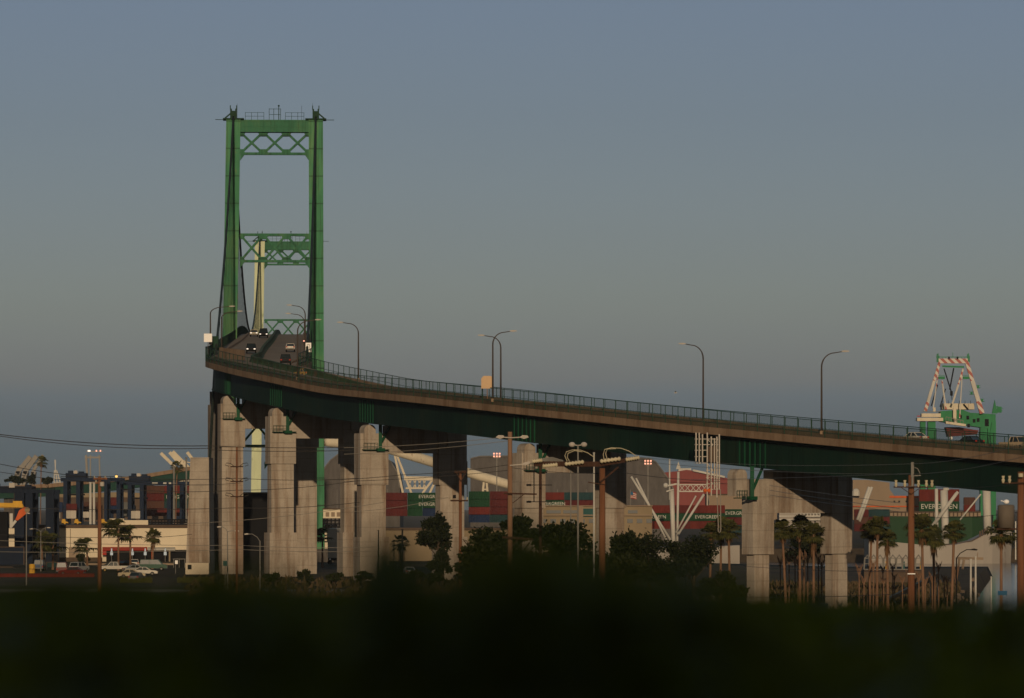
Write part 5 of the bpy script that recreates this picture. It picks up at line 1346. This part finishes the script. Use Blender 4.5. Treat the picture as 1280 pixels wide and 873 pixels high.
# ================================================================ VEGETATION
def rnd(a, b): return random.uniform(a, b)
def leaf_quad(m, c, d, w, l):
    d = d.normalized(); a = d.cross(Vector((rnd(-1, 1), rnd(-1, 1), rnd(-1, 1)))).normalized()
    m.add([c - d * l * .5, c + a * w * .5, c + d * l * .5, c - a * w * .5], [(0, 1, 2, 3)])
def tree(label, px, D, ytop, rx_px, n, mat='leaf', lobes=7, ybot_crown=None, group='dark round trees'):
    x = XP(px, D); zb = gz(x, D) - .1; s = D / F
    zt = ZP(ytop, D); rx = rx_px * s; zc0 = ZP(ybot_crown, D) if ybot_crown else zb + (zt - zb) * .3
    t = thing('tree', label, 'tree', (x, D, zb), group)
    m = MB(); top = Vector((x, D, zc0 + (zt - zc0) * .5)); base = Vector((x, D, zb))
    m.tube([base, base.lerp(top, .5) + Vector((rnd(-.2, .2), 0, 0)), top], [.32, .24, .1], 8)
    for k in range(6):
        a = rnd(0, 6.28); b0 = base.lerp(top, rnd(.5, .9)); m.tube([b0, b0 + Vector((math.cos(a) * rx * .6, math.sin(a) * rx * .6, rnd(.3, .5) * (zt - zc0)))], .1, 5, .03)
    m.build('trunk', M['bark'], t)
    m = MB(); cz = (zt + zc0) / 2; h = (zt - zc0) / 2
    L_ = []
    for k in range(lobes * 2):
        a = rnd(0, 6.28); q = rnd(.1, .8); L_.append((Vector((x + math.cos(a) * rx * q, D + math.sin(a) * rx * q, cz + rnd(-.7, .62) * h * (1.1 - q * .5))), rx * rnd(.2, .42), h * rnd(.18, .38)))
    L_.append((Vector((x, D, zt - h * .5)), rx * .32, h * .42))
    lf = max(.3, 2.3 * s * 1.3)
    for k in range(int(n * 3.2)):
        c, r_, hh = random.choice(L_); u_ = Vector((random.gauss(0, 1), random.gauss(0, 1), random.gauss(0, 1))).normalized(); rr = rnd(.45, 1.05) if random.random() < .9 else rnd(1.0, 1.35)
        leaf_quad(m, c + Vector((u_.x * r_, u_.y * r_, u_.z * hh)) * rr, u_ + Vector((rnd(-1, 1), rnd(-1, 1), rnd(-1, 1))) * .9, lf * rnd(.6, 1.1), lf * rnd(.8, 1.5))
    m.build('crown', M[mat], t); return t
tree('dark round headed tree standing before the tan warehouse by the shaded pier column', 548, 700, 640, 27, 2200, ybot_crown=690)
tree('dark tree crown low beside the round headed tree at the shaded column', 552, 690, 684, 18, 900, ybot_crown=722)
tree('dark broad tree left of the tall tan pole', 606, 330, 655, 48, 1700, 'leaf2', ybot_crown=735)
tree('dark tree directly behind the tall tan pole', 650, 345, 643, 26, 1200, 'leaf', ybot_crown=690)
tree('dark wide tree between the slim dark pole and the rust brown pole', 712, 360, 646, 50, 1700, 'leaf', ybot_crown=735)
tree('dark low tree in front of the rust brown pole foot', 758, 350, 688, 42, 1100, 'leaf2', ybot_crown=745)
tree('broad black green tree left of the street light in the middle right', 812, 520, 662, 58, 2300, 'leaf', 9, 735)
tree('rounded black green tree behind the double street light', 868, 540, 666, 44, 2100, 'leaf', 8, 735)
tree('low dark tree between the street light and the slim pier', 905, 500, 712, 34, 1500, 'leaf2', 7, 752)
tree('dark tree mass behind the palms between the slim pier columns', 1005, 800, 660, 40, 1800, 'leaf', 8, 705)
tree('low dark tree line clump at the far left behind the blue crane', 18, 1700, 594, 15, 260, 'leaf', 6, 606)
tree('spiky group of dark foliage below the lone skyline palm', 60, 1750, 596, 8, 160, 'leaf', 5, 606)
tree('thin dark tree left of the lone skyline palm', 40, 1740, 592, 7, 120, 'leaf', 4, 606)
tree('low olive bush at the foot of the warehouse by the left crane', 103, 985, 692, 9, 350, 'leaf2', 4, 704)
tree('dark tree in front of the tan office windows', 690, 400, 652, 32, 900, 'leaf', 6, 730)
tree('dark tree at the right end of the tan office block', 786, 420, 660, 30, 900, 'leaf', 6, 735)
for k_, (px_, D_2, yt_, w_2) in enumerate(((345, 690, 716, 16), (382, 700, 712, 14), (418, 680, 716, 18), (455, 700, 714, 14), (520, 690, 712, 18), (545, 680, 716, 16))):
    tree(ORD[k_] + ' from the left of the six low hedge clumps by the pier feet', px_, D_2, yt_, w_2, 260, 'leaf2', 4, 728, group='low hedge clumps')
tree('grey green shrub beside the parked car near the third pier', 575, 740, 703, 10, 400, 'leaf2', 4, 715)
tree('dark shrub below the crossing wires near the fourth pier', 618, 600, 690, 24, 800, 'leaf', 6, 735)

def palm_proto(H, crown_r, skirt, nf, lean=0.0, wind=0.0, droop=1.0):
    t = thing('palm_tree', '', 'palm tree', (0, 0, 0), 'fan palms along the waterfront')
    m = MB(); pts = [Vector((lean * (k / 6) ** 2, 0, H * k / 6)) for k in range(7)]; m.tube(pts, [.30, .22, .19, .18, .17, .17, .2], 8); m.build('trunk', M['palmbark'], t)
    top = pts[-1]; m = MB()
    for k in range(nf):
        az = rnd(0, 6.28); el = rnd(-.75, 1.35) * droop; l = crown_r * 1.12 * rnd(.7, 1.08)
        d0 = Vector((math.cos(az) * math.cos(el) + wind, math.sin(az) * math.cos(el), math.sin(el))).normalized()
        stalk = top + d0 * l * .5; m.tube([top, stalk], .03, 3)
        sidev = d0.cross(Z).normalized() if abs(d0.z) < .98 else Vector((1, 0, 0)); up = sidev.cross(d0)
        for j in range(9):          # fan of leaflets with drooping tips
            an = R(-72 + 18 * j); v = (d0 * math.cos(an) + sidev * math.sin(an)); w = l * .055
            e1 = stalk + v * l * .32; e2 = stalk + v * l * .52 - Z * l * .16 * rnd(.6, 1.4)
            n_ = v.cross(up).normalized() * w
            m.add([stalk, e1 + n_, e2, e1 - n_], [(0, 1, 2, 3)])
    m.build('crown', M['palmleaf'], t)
    if skirt:
        m = MB()
        for k in range(70):
            az = rnd(0, 6.28); z = rnd(0, skirt); r0 = .25; r1 = rnd(.45, .95) * (1 - .3 * z / skirt); a = Vector((math.cos(az), math.sin(az), 0)); p0 = top - Z * (z * .6) + a * r0; p1 = top - Z * (z + .9) + a * r1; s_ = Vector((-a.y, a.x, 0)) * .16
            m.add([p0 - s_, p0 + s_, p1], [(0, 1, 2)])
        m.build('dead_frond_skirt', M['palmdead'], t)
    return t
protos = {}
def palm(label, px, D, ytop, kind, H, cr):
    """ytop: row of the crown's middle"""
    x = XP(px, D); zb = gz(x, D) - .1; H0 = ZP(ytop, D) - zb
    if kind not in protos:
        kw = {'fan': dict(skirt=1.2, nf=64), 'skirted': dict(skirt=2.6, nf=54), 'wind': dict(skirt=0, nf=36, wind=-.75, droop=.8), 'bald': dict(skirt=.6, nf=24)}[kind]
        protos[kind] = palm_proto(H0, cr, **kw); t = protos[kind]; t.location = (x, D, zb); t['label'] = label; protos[kind + 'H'] = H0
        return t
    t = dup(protos[kind], (x, D, zb), rnd(0, 6.28) if kind != 'wind' else 0, label)
    k = H0 / protos[kind + 'H']
    tr = [c for c in t.children if c.name.startswith('trunk')][0]; tr.scale = (1, 1, k)
    kc = rnd(.82, 1.15); tl = (rnd(-.05, .05), rnd(-.05, .05))
    for c in t.children:
        if c is not tr: c.location = Vector((0, 0, H0 - protos[kind + 'H'] * kc)); c.scale = (kc, kc, kc)
    if kind != 'wind': t.rotation_euler[0], t.rotation_euler[1] = tl
    return t
palm('lone fan palm before the grey ship bow at the right edge', 1251.5, 560, 668, 'fan', 10, 2.0)
palm('leftmost palm between the slim pier columns', 983, 657, 664, 'fan', 10, 2.0)
palm('palm in the middle between the slim pier columns', 1000, 660, 660, 'fan', 10, 2.0)
palm('palm with a brown skirt nearest the right slim column', 1017, 656, 668, 'skirted', 9, 2.0)
palm('tall dark palm just right of the right slim column', 1085, 640, 664, 'fan', 10, 2.0)
palm('second palm right of the right slim column', 1096, 636, 659, 'fan', 10, 2.0)
palm('palm with its crown hanging low left of the thick brown pole', 1110, 642, 675, 'skirted', 10, 2.2)
palm('palm just right of the thick brown pole', 1155, 570, 662, 'fan', 10, 2.0)
palm('dark palm second right of the thick brown pole', 1169, 585, 672, 'skirted', 10, 2.2)
palm('palm before the green ship hull, right of the thick brown pole', 1187, 565, 665, 'fan', 10, 2.0)
palm('slim palm directly left of the slim pier', 913, 652, 664, 'fan', 10, 2.0)
palm('palm behind the hanging cables left of the slim pier', 900, 656, 660, 'skirted', 10, 2.0)
palm('leftmost palm of the row left of the slim pier', 886, 652, 666, 'fan', 10, 2.0)
palm('windswept palm before the white warehouse, its crown blown to the left', 148, 860, 662, 'wind', 8, 3.2)
palm('second windswept palm with drooping crown before the white warehouse', 163, 870, 669, 'wind', 8, 2.6)
palm('bushy round palm right in front of the warehouse awnings', 190.5, 880, 671, 'skirted', 8, 2.0)
palm('small drooping palm between the wide crane legs at far left', 52.5, 860, 676, 'bald', 8, 2.2)
palm('drooping palm behind the wide crane leg at far left', 66, 870, 682, 'wind', 8, 2.0)
palm('lone tall palm on the left skyline', 50, 1500, 578, 'bald', 20, 2.6)
palm('small palm on the skyline before the pale booms', 218.5, 1450, 584, 'bald', 20, 2.0)
palm('small windblown palm left of the brown pole before the white wall', 109, 900, 684, 'wind', 6, 1.7)
palm('windblown palm beside the white box trailer under the bridge', 403, 900, 671, 'wind', 6, 1.9)
palm('small palm before the tan warehouse door', 501, 880, 680, 'bald', 6, 1.8)
# bare trunks in the row between and beside the slim columns
bt = None; bx_ = []
for k in range(15): bx_.append((976 + k * 5.7 + rnd(-1.5, 1.5), 694 + abs(k - 5) * 1.3 + rnd(-4, 4), 690 - k * 2))
for k in range(18): bx_.append((1072 + k * 7 + rnd(-4, 4), 712 + rnd(-14, 16), 660 + rnd(-50, 60)))
for i, (px, yt, D) in enumerate(bx_):
    x = XP(px, D); zb = gz(x, D) - .1
    if bt is None:
        H0 = ZP(yt, D) - zb
        bt = thing('bare_trunk', 'slender bare orange brown trunk in the row by the slim pier columns', 'tree trunk', (x, D, zb), 'bare slender trunks')
        m = MB(); q = Vector((x, D, zb)); m.tube([q, q + Z * H0 * .5 + Vector((.03, 0, 0)), q + Z * H0], [.12, .10, .07], 6); m.build('trunk', M['palmbark'], bt)
        m = MB()
        for k in range(14): a = rnd(0, 6.28); d = Vector((math.cos(a), math.sin(a), rnd(.4, 1.6))); m.bar(q + Z * H0 * rnd(.8, 1), q + Z * H0 + d * .5, .04)
        m.build('twigs', M['palmbark'], bt); bH = H0
    else:
        t = dup(bt, (x, D, zb)); t.scale = (1, 1, max(.4, (ZP(yt, D) - zb) / bH))

# ================================================================ GROUND CLUTTER
GP = lambda px, D: Vector((XP(px, D), D, gz(XP(px, D), D)))
car('white pickup with a gold rear wheel parked before the red awning', GP(143, 845), math.pi, 'white', 'pickup', cat='pickup', name='pickup', group='cars in the left car park')
car('dark sedan parked behind the white pickup', GP(137, 870), math.pi, 'black', 'sedan', group='cars in the left car park')
car('green glazed van with pale pillars parked right of the pickup', GP(192, 862), 0, 'greenglass', 'van', cat='van', name='van', group='cars in the left car park')
car('silver sedan between the pickup and the van', GP(170, 830), R(20), 'silver', 'sedan', group='cars in the left car park')
car('white sedan with a blue glass roof in front of the van', GP(181, 800), 0, 'white', 'sedan', group='cars in the left car park')
car('cream sedan nearest the camera among the parked cars', GP(165, 770), 0, 'cream', 'sedan', group='cars in the left car park')
car('grey sedan seen from behind below the cream sedan', GP(171, 735), R(80), 'grey', 'sedan', group='cars in the left car park')
car('small red car parked behind the silver sedan by the banners', GP(157, 900), R(60), 'red', 'sedan', group='cars in the left car park')
car('white hatchback by the shopfront left of the windswept palms', GP(168, 915), R(95), 'white', 'sedan', group='cars in the left car park')
car('dark red camper with pale framed windows left of the brown pole', GP(78, 820), R(92), 'red', 'van', cat='van', name='van', group='cars in the left car park')
car('red sedan in front of the dark red camper', GP(90, 800), R(170), 'red', 'sedan', group='cars in the left car park')
car('silver car flashing in the sun beside the dark red camper', GP(99, 842), R(70), 'silver', 'suv', group='cars in the left car park')
car('blue truck cab below the wide crane legs at far left', GP(50, 860), R(90), 'blue', 'van', cat='truck', name='truck', group='cars in the left car park')
car('silver car parked between the third and fourth pier', GP(511, 800), R(100), 'silver', 'sedan')
car('white car parked behind the trees left of the slim pier', GP(886, 690), 0, 'white', 'suv')
car('dark car on the road in front of the slim pier, left side', GP(840, 560), 0, 'grey', 'sedan')
t = thing('flatbed_trailer', 'dark blue grey trailer parked low between the slim pier columns', 'trailer', GP(1005, 600))
m = MB(); g_ = GP(1005, 600); m.box(g_ + Z * 1.7, (6.2, 2.4, 1.5)); m.build('box', M['navy2'], t)
m = MB(); m.box(g_ + Z * .85, (6.0, 2.2, .2)); m.build('chassis', M['dark'], t)
for dx in (-2.2, 1.6, 2.4): m = MB(); m.tube([g_ + Vector((dx, -1.15, .42)), g_ + Vector((dx, -.85, .42))], .42, 12); m.build('wheel', M['black'], t)
car('dark car half hidden by bushes near the fourth pier', GP(700, 620), 0, 'black', 'sedan')
car('blue grey pickup stopped below the palms right of the brown pole', GP(1168, 520), 0, 'blue', 'pickup', cat='pickup', name='pickup')
car('pale car low between the bushes right of the brown pole', GP(1185, 470), 0, 'tan', 'sedan')
# kerbs, verges, low walls
m = MB(); m.loft([[Vector((x, y, gz(x, y) + .05)) for x in range(-130, 31, 10)] for y in (640, 646, 652, 658, 664)]); o = m.build('road', M['asphalt']); tag(o, None, None, None, 'structure')
m = MB()
for x in range(-130, 25, 8): m.add([Vector((x, 651.8, gz(x, 651.8) + .06)), Vector((x + 4, 651.8, gz(x + 4, 651.8) + .06)), Vector((x + 4, 652.2, gz(x + 4, 652.2) + .06)), Vector((x, 652.2, gz(x, 652.2) + .06))], [(0, 1, 2, 3)])
o2 = m.build('lane_marking', M['signwhite'], o); o2['kind'] = 'structure'
t = thing('low_wall', 'low red painted kerb wall along the car park at left', 'wall', P(80, 722, 780)); m = MB(); m.bx(XP(-20, 780), XP(118, 780), 780, 780.6, 5.5, 6.2); m.build('wall', M['c_red'], t); m = MB(); m.bx(XP(-20, 780), XP(118, 780), 779.9, 780.7, 6.2, 6.32); m.build('coping', M['c_maroon'], t)
t = thing('pale_kerb', 'thin pale kerb wall behind the parked cars at left', 'wall', P(170, 704, 925)); m = MB(); m.bx(XP(100, 940), XP(220, 940), 940, 940.4, 5.5, 5.95); m.build('wall', M['beige'], t); m = MB(); m.bx(XP(100, 940), XP(220, 940), 939.9, 940.5, 5.95, 6.05); m.build('coping', M['beige'], t)
t = thing('hydrant_drum', 'round yellow drum behind the low red wall', 'drum', P(40, 716, 820)); m = MB(); q = GP(40, 820); m.tube([q, q + Z * 1.6, q + Z * 1.75], [.55, .55, .4], 12); m.build('body', M['yellow'], t); m = MB(); m.tube([q + Z * .8, q + Z * .9], .58, 12); m.build('band', M['brown'], t)
m = MB()
for k in range(900):
    px = rnd(150, 190) if k % 2 else rnd(222, 262); D = rnd(722, 745); q = GP(px, D); m.add([q + Vector((-.1, 0, 0)), q + Vector((.1, 0, 0)), q + Vector((rnd(-.2, .2), rnd(-.2, .2), rnd(.4, .9)))], [(0, 1, 2)])
o = m.build('grass', M['grass']); tag(o, None, None, None, 'stuff')
m = MB()
for k in range(5200):
    if k % 3: px = rnd(955, 1200); D = rnd(600, 900)
    else: px = rnd(230, 760); D = rnd(600, 760)
    q = GP(px, D)
    if q.x > shore_x(D) - .5: continue
    h_ = rnd(.3, 1.1) * (1.6 if k % 17 == 0 else 1)
    a = rnd(0, 3.14); d_ = Vector((math.cos(a), math.sin(a), 0)) * rnd(.25, .6)
    m.add([q - d_, q + d_, q + d_ * rnd(-.6, .6) + Z * h_], [(0, 1, 2)])
o = m.build('undergrowth', M['scrub']); tag(o, None, None, None, 'stuff')
# sloping gangway and passenger terminal bits behind the palms
t = thing('gangway', 'sunlit sloping gangway roof rising right behind the palms', 'gangway', P(1145, 745, 700))
m = MB(); m.prism([P(x, y, 700) for x, y in ((1113, 747), (1174, 716), (1174, 723), (1113, 751))], (0, 1, 0), 4); m.build('roof', M['beige'], t)
for x in range(1118, 1175, 9): m = MB(); q = P(x, 748 - (x - 1118) * .42, 700.5); m.bar(q, Vector((q.x, q.y, gz(q.x, q.y))), .15); m.build('post', M['white'], t)
t = thing('glass_canopy', 'pale green arched glass canopy behind the palms left of the thick pole', 'canopy', P(1120, 720, 820))
m = MB()
for k in range(9):
    x = 1084 + k * 8; m.tube([P(x - 4, 712, 820), P(x - 3, 698, 820), P(x, 694, 820), P(x + 3, 698, 820), P(x + 4, 712, 820)], .14, 5)
for y in (698, 705, 712): m.bar(P(1080, y, 820), P(1152, y, 820), .15)
m.build('frame', M['galv'], t)
for k, x in enumerate((1095, 1107, 1128, 1150)): m = MB(); pxbox(m, x, x + 3, 702, 712, 820.3, .1); m.build('pane', M['yellow'] if k % 2 else M['teal'], t)
m = MB(); pxbox(m, 1080, 1152, 713, 728, 820.5, 6); m.build('wall', M['brown'], t)
# rocks along the basin edge
t = None
for k in range(40):
    y = 575 + k * 9 + rnd(-3, 3); x = shore_x(y) + rnd(-.5, 2.6); z = gz(x, y)
    if t is None:
        t = MB(); rows = []; t.ball((0, 0, 0), 1.0, 7, 5, .7)
        for i, v in enumerate(t.v): t.v[i] = v * rnd(.75, 1.2)
        o = t.build('boulder', M['rock']); tag(o, 'brown boulder in the sloping rock bank beside the dark blue water', 'boulder', 'boulders of the rock bank'); ro = o; ro.location = (x, y, z)
    else:
        c = ro.copy(); COL.objects.link(c); c.location = (x, y, z); c.rotation_euler = (rnd(0, 6), rnd(0, 6), rnd(0, 6)); c.scale = (rnd(.3, .75),) * 3
# a gull over the deck
t = thing('gull', 'small pale gull flying above the railing in the middle of the bridge', 'gull', P(844.5, 491.5, 600))
m = MB(); q = P(844.5, 491.5, 600); m.tube([q + Vector((-.22, 0, 0)), q + Vector((-.1, 0, .03)), q + Vector((.12, 0, .03)), q + Vector((.25, 0, .0))], [.02, .07, .06, .02], 6); m.build('body', M['white'], t)
m = MB()
for s_ in (-1, 1): m.add([q + Vector((-.08, 0, .04)), q + Vector((.1, 0, .04)), q + Vector((.06, s_ * .3, .28)), q + Vector((-.02, s_ * .62, .2)), q + Vector((-.1, s_ * .3, .24))], [(0, 1, 2, 3, 4)])
m.build('wings', M['galv'], t)

# ================================================================ FOREGROUND SHRUBBERY (out of focus)
m = MB(); m2 = MB()
plume = [(480, 682, 22), (330, 724, 40), (150, 735, 40), (275, 722, 22), (585, 700, 40), (655, 692, 60), (745, 697, 55), (905, 738, 40), (850, 724, 50), (1010, 762, 50), (1100, 752, 40), (1180, 745, 40), (60, 742, 50), (1260, 752, 40), (420, 726, 30), (520, 716, 24)]
def bush_top(px):
    b0 = 742 + 24 * smooth01((px - 780) / 160.0); y = b0 + 7 * math.sin(px * .013) + 5 * math.sin(px * .041 + 1)
    for c, yt, w in plume: y = min(y, b0 + 6 - (b0 + 6 - yt) * math.exp(-((px - c) / w) ** 2))
    return y
def canopy(x, y):
    return 17.838 + .035 * mnoise.noise(Vector((x * 1.3, y * .6, 3.1))) + .02 * mnoise.noise(Vector((x * 4, y * 2, 7.7))) - .010 * max(0, y - 7) - .018 * smooth01((x / y - .05) / .05) * (y / 6)
for k in range(46000):
    y = 2.4 + 7.6 * random.random() ** .8; x = rnd(-1, 1) * (.17 * y + 1.3); zc = canopy(x, y)
    z = zc - random.expovariate(1 / .045)
    l = rnd(.04, .075)
    leaf_quad(m, Vector((x, y, z)), Vector((rnd(-1, 1), rnd(-1, 1), rnd(-.5, .5))), l * .55, l)
for cx, cy, w, hgt, n in ((481, 690, 17, 34, 800), (500, 715, 24, 24, 500), (336, 736, 34, 18, 600), (268, 722, 18, 18, 380), (652, 684, 40, 40, 800), (600, 706, 34, 28, 480), (720, 702, 44, 30, 560), (770, 718, 34, 22, 320), (905, 742, 34, 16, 400), (840, 726, 40, 20, 600), (150, 742, 26, 10, 260), (70, 742, 30, 8, 240)):
    for k in range(int(n * .62)):
        px = random.gauss(cx, w); y = cy + abs(random.gauss(0, 1)) * hgt * 1.6 - hgt * .4 * math.exp(-((px - cx) / w) ** 2) + abs(px - cx) / w * hgt * .7
        c = P(px, y, rnd(3.2, 5.0)); l = rnd(.03, .05); leaf_quad(m, c, Vector((rnd(-1, 1), rnd(-1, 1), rnd(-.3, 1))), l * .5, l)
for k in range(90):
    px = rnd(-220, 1500); D = rnd(3.8, 6); yt = bush_top(px) + rnd(0, 60); a = P(px + rnd(-60, 60), 1400, D); m.tube([a, a.lerp(P(px, yt, D), .6) + Vector((rnd(-.03, .03), 0, 0)), P(px, yt, D)], .006, 4, .002)
# dense woody core lower down
for k in range(1500):
    D = rnd(5.0, 8.5); px = rnd(-300, 1580); y = rnd(860, 2300); c = P(px, y, D); l = rnd(.05, .10)
    leaf_quad(m, c, Vector((rnd(-1, 1), rnd(-1, 1), rnd(-.3, 1))), l * .7, l)
o = m.build('foreground_shrubbery', M['bushleaf']); tag(o, None, None, None, 'stuff')
# ================================================================ camera, light, sky, air
cam = bpy.data.cameras.new('camera'); co = bpy.data.objects.new('camera', cam); COL.objects.link(co)
co.location = (0, 0, CZ); co.rotation_euler = (R(90), 0, 0)
cam.sensor_width = 36.0; cam.lens = F / 1280 * 36.0
cam.shift_y = (HY - 436.5) / 1280.0
cam.clip_start = .5; cam.clip_end = 40000
cam.dof.use_dof = True; cam.dof.focus_distance = 850
cam.dof.aperture_fstop = 159.5 / 44.0
SC.camera = co
SUN_A, SUN_E = -2.0, 12.3         # direction the light travels (from straight ahead), height of the sun
sl = bpy.data.lights.new('sun', 'SUN'); so = bpy.data.objects.new('sun', sl); COL.objects.link(so)
sl.energy = 3.9; sl.angle = R(.5); sl.color = (1.0, .76, .50)
dv = Vector((math.sin(R(SUN_A)) * math.cos(R(SUN_E)), math.cos(R(SUN_A)) * math.cos(R(SUN_E)), -math.sin(R(SUN_E))))
so.rotation_euler = dv.to_track_quat('-Z', 'Y').to_euler()
wd = bpy.data.worlds.new('World'); SC.world = wd; wd.use_nodes = True
nt = wd.node_tree; bg = nt.nodes['Background']
sky = N(nt, 'ShaderNodeTexSky', sky_type='NISHITA'); sky.sun_disc = False
sky.sun_elevation = R(SUN_E); sky.sun_rotation = R(180 + SUN_A); sky.altitude = 20; sky.air_density = 1.0; sky.dust_density = 2.0; sky.ozone_density = 2.0
SKYMUL = [(.5, (1, 1, 1)), (.56, (1, 1, 1))]
tc = N(nt, 'ShaderNodeTexCoord'); sp = N(nt, 'ShaderNodeSeparateXYZ'); L(nt, tc.outputs['Generated'], sp.inputs[0])
SK = [(0.0, (0.1903, 0.2657, 0.3933)), (0.009, (0.1967, 0.2783, 0.4589)), (0.0185, (0.1956, 0.2366, 0.3806)), (0.0235, (0.2005, 0.2343, 0.3715)), (0.0265, (0.2263, 0.2334, 0.3367)), (0.045, (0.2211, 0.2208, 0.2761)), (0.0585, (0.2042, 0.1998, 0.2516)), (0.085, (0.1811, 0.1725, 0.2158)), (0.112, (0.1773, 0.1648, 0.2059)), (0.15, (0.11, 0.11, 0.13)), (0.3, (0.19, 0.175, 0.165)), (0.6, (0.75, 0.68, 0.52))]
tcm = N(nt, 'ShaderNodeMapping'); tcm.inputs['Scale'].default_value = (6, 6, 60); L(nt, tc.outputs['Generated'], tcm.inputs['Vector'])
wn = noise(nt, tcm.outputs['Vector'], 1.0, 5, .55)
ma = N(nt, 'ShaderNodeMath', operation='MULTIPLY_ADD'); L(nt, wn, ma.inputs[0]); ma.inputs[1].default_value = .006; L(nt, sp.outputs['Z'], ma.inputs[2])
mb = N(nt, 'ShaderNodeMath', operation='SUBTRACT'); L(nt, ma.outputs[0], mb.inputs[0]); mb.inputs[1].default_value = .003
rp = ramp(nt, mb.outputs[0], SK)
sca = N(nt, 'ShaderNodeVectorMath', operation='SCALE'); L(nt, rp, sca.inputs[0]); sca.inputs['Scale'].default_value = 6.0
mu = N(nt, 'ShaderNodeVectorMath', operation='MULTIPLY'); L(nt, sky.outputs[0], mu.inputs[0]); L(nt, sca.outputs[0], mu.inputs[1])
wm = N(nt, 'ShaderNodeMapRange'); L(nt, sp.outputs['Y'], wm.inputs['Value']); wm.inputs['From Min'].default_value = -.3; wm.inputs['From Max'].default_value = .35; wm.inputs['To Min'].default_value = .2
ms = N(nt, 'ShaderNodeVectorMath', operation='SCALE'); L(nt, mu.outputs[0], ms.inputs[0]); L(nt, wm.outputs[0], ms.inputs['Scale'])
L(nt, ms.outputs[0], bg.inputs['Color']); bg.inputs['Strength'].default_value = .08
if 1:
    h = MB(); h.bx(-16000, 16000, -2500, 15500, -6, 140)
    ho = h.build('haze', None); tag(ho, None, None, None, 'stuff'); ho.data.materials.clear()
    hm = bpy.data.materials.new('haze_air'); hm.use_nodes = True; hn = hm.node_tree
    for n in list(hn.nodes):
        if n.type == 'BSDF_PRINCIPLED': hn.nodes.remove(n)
    pv = N(hn, 'ShaderNodeVolumePrincipled'); pv.inputs['Color'].default_value = (.72, .75, .80, 1); pv.inputs['Density'].default_value = 3.2e-5
    L(hn, pv.outputs[0], hn.nodes['Material Output'].inputs['Volume'])
    ho.data.materials.append(hm)
SC.view_settings.view_transform = 'Standard'; SC.view_settings.look = 'None'; SC.view_settings.gamma = 1.0; SC.view_settings.use_curve_mapping = False
SC.view_settings.exposure = -0.75
SC.render.engine = 'CYCLES'
SC.cycles.use_denoising = True
SC.cycles.transparent_max_bounces = 24
SC.cycles.max_bounces = 8; SC.cycles.diffuse_bounces = 4; SC.cycles.glossy_bounces = 2; SC.cycles.transmission_bounces = 6; SC.cycles.volume_bounces = 0
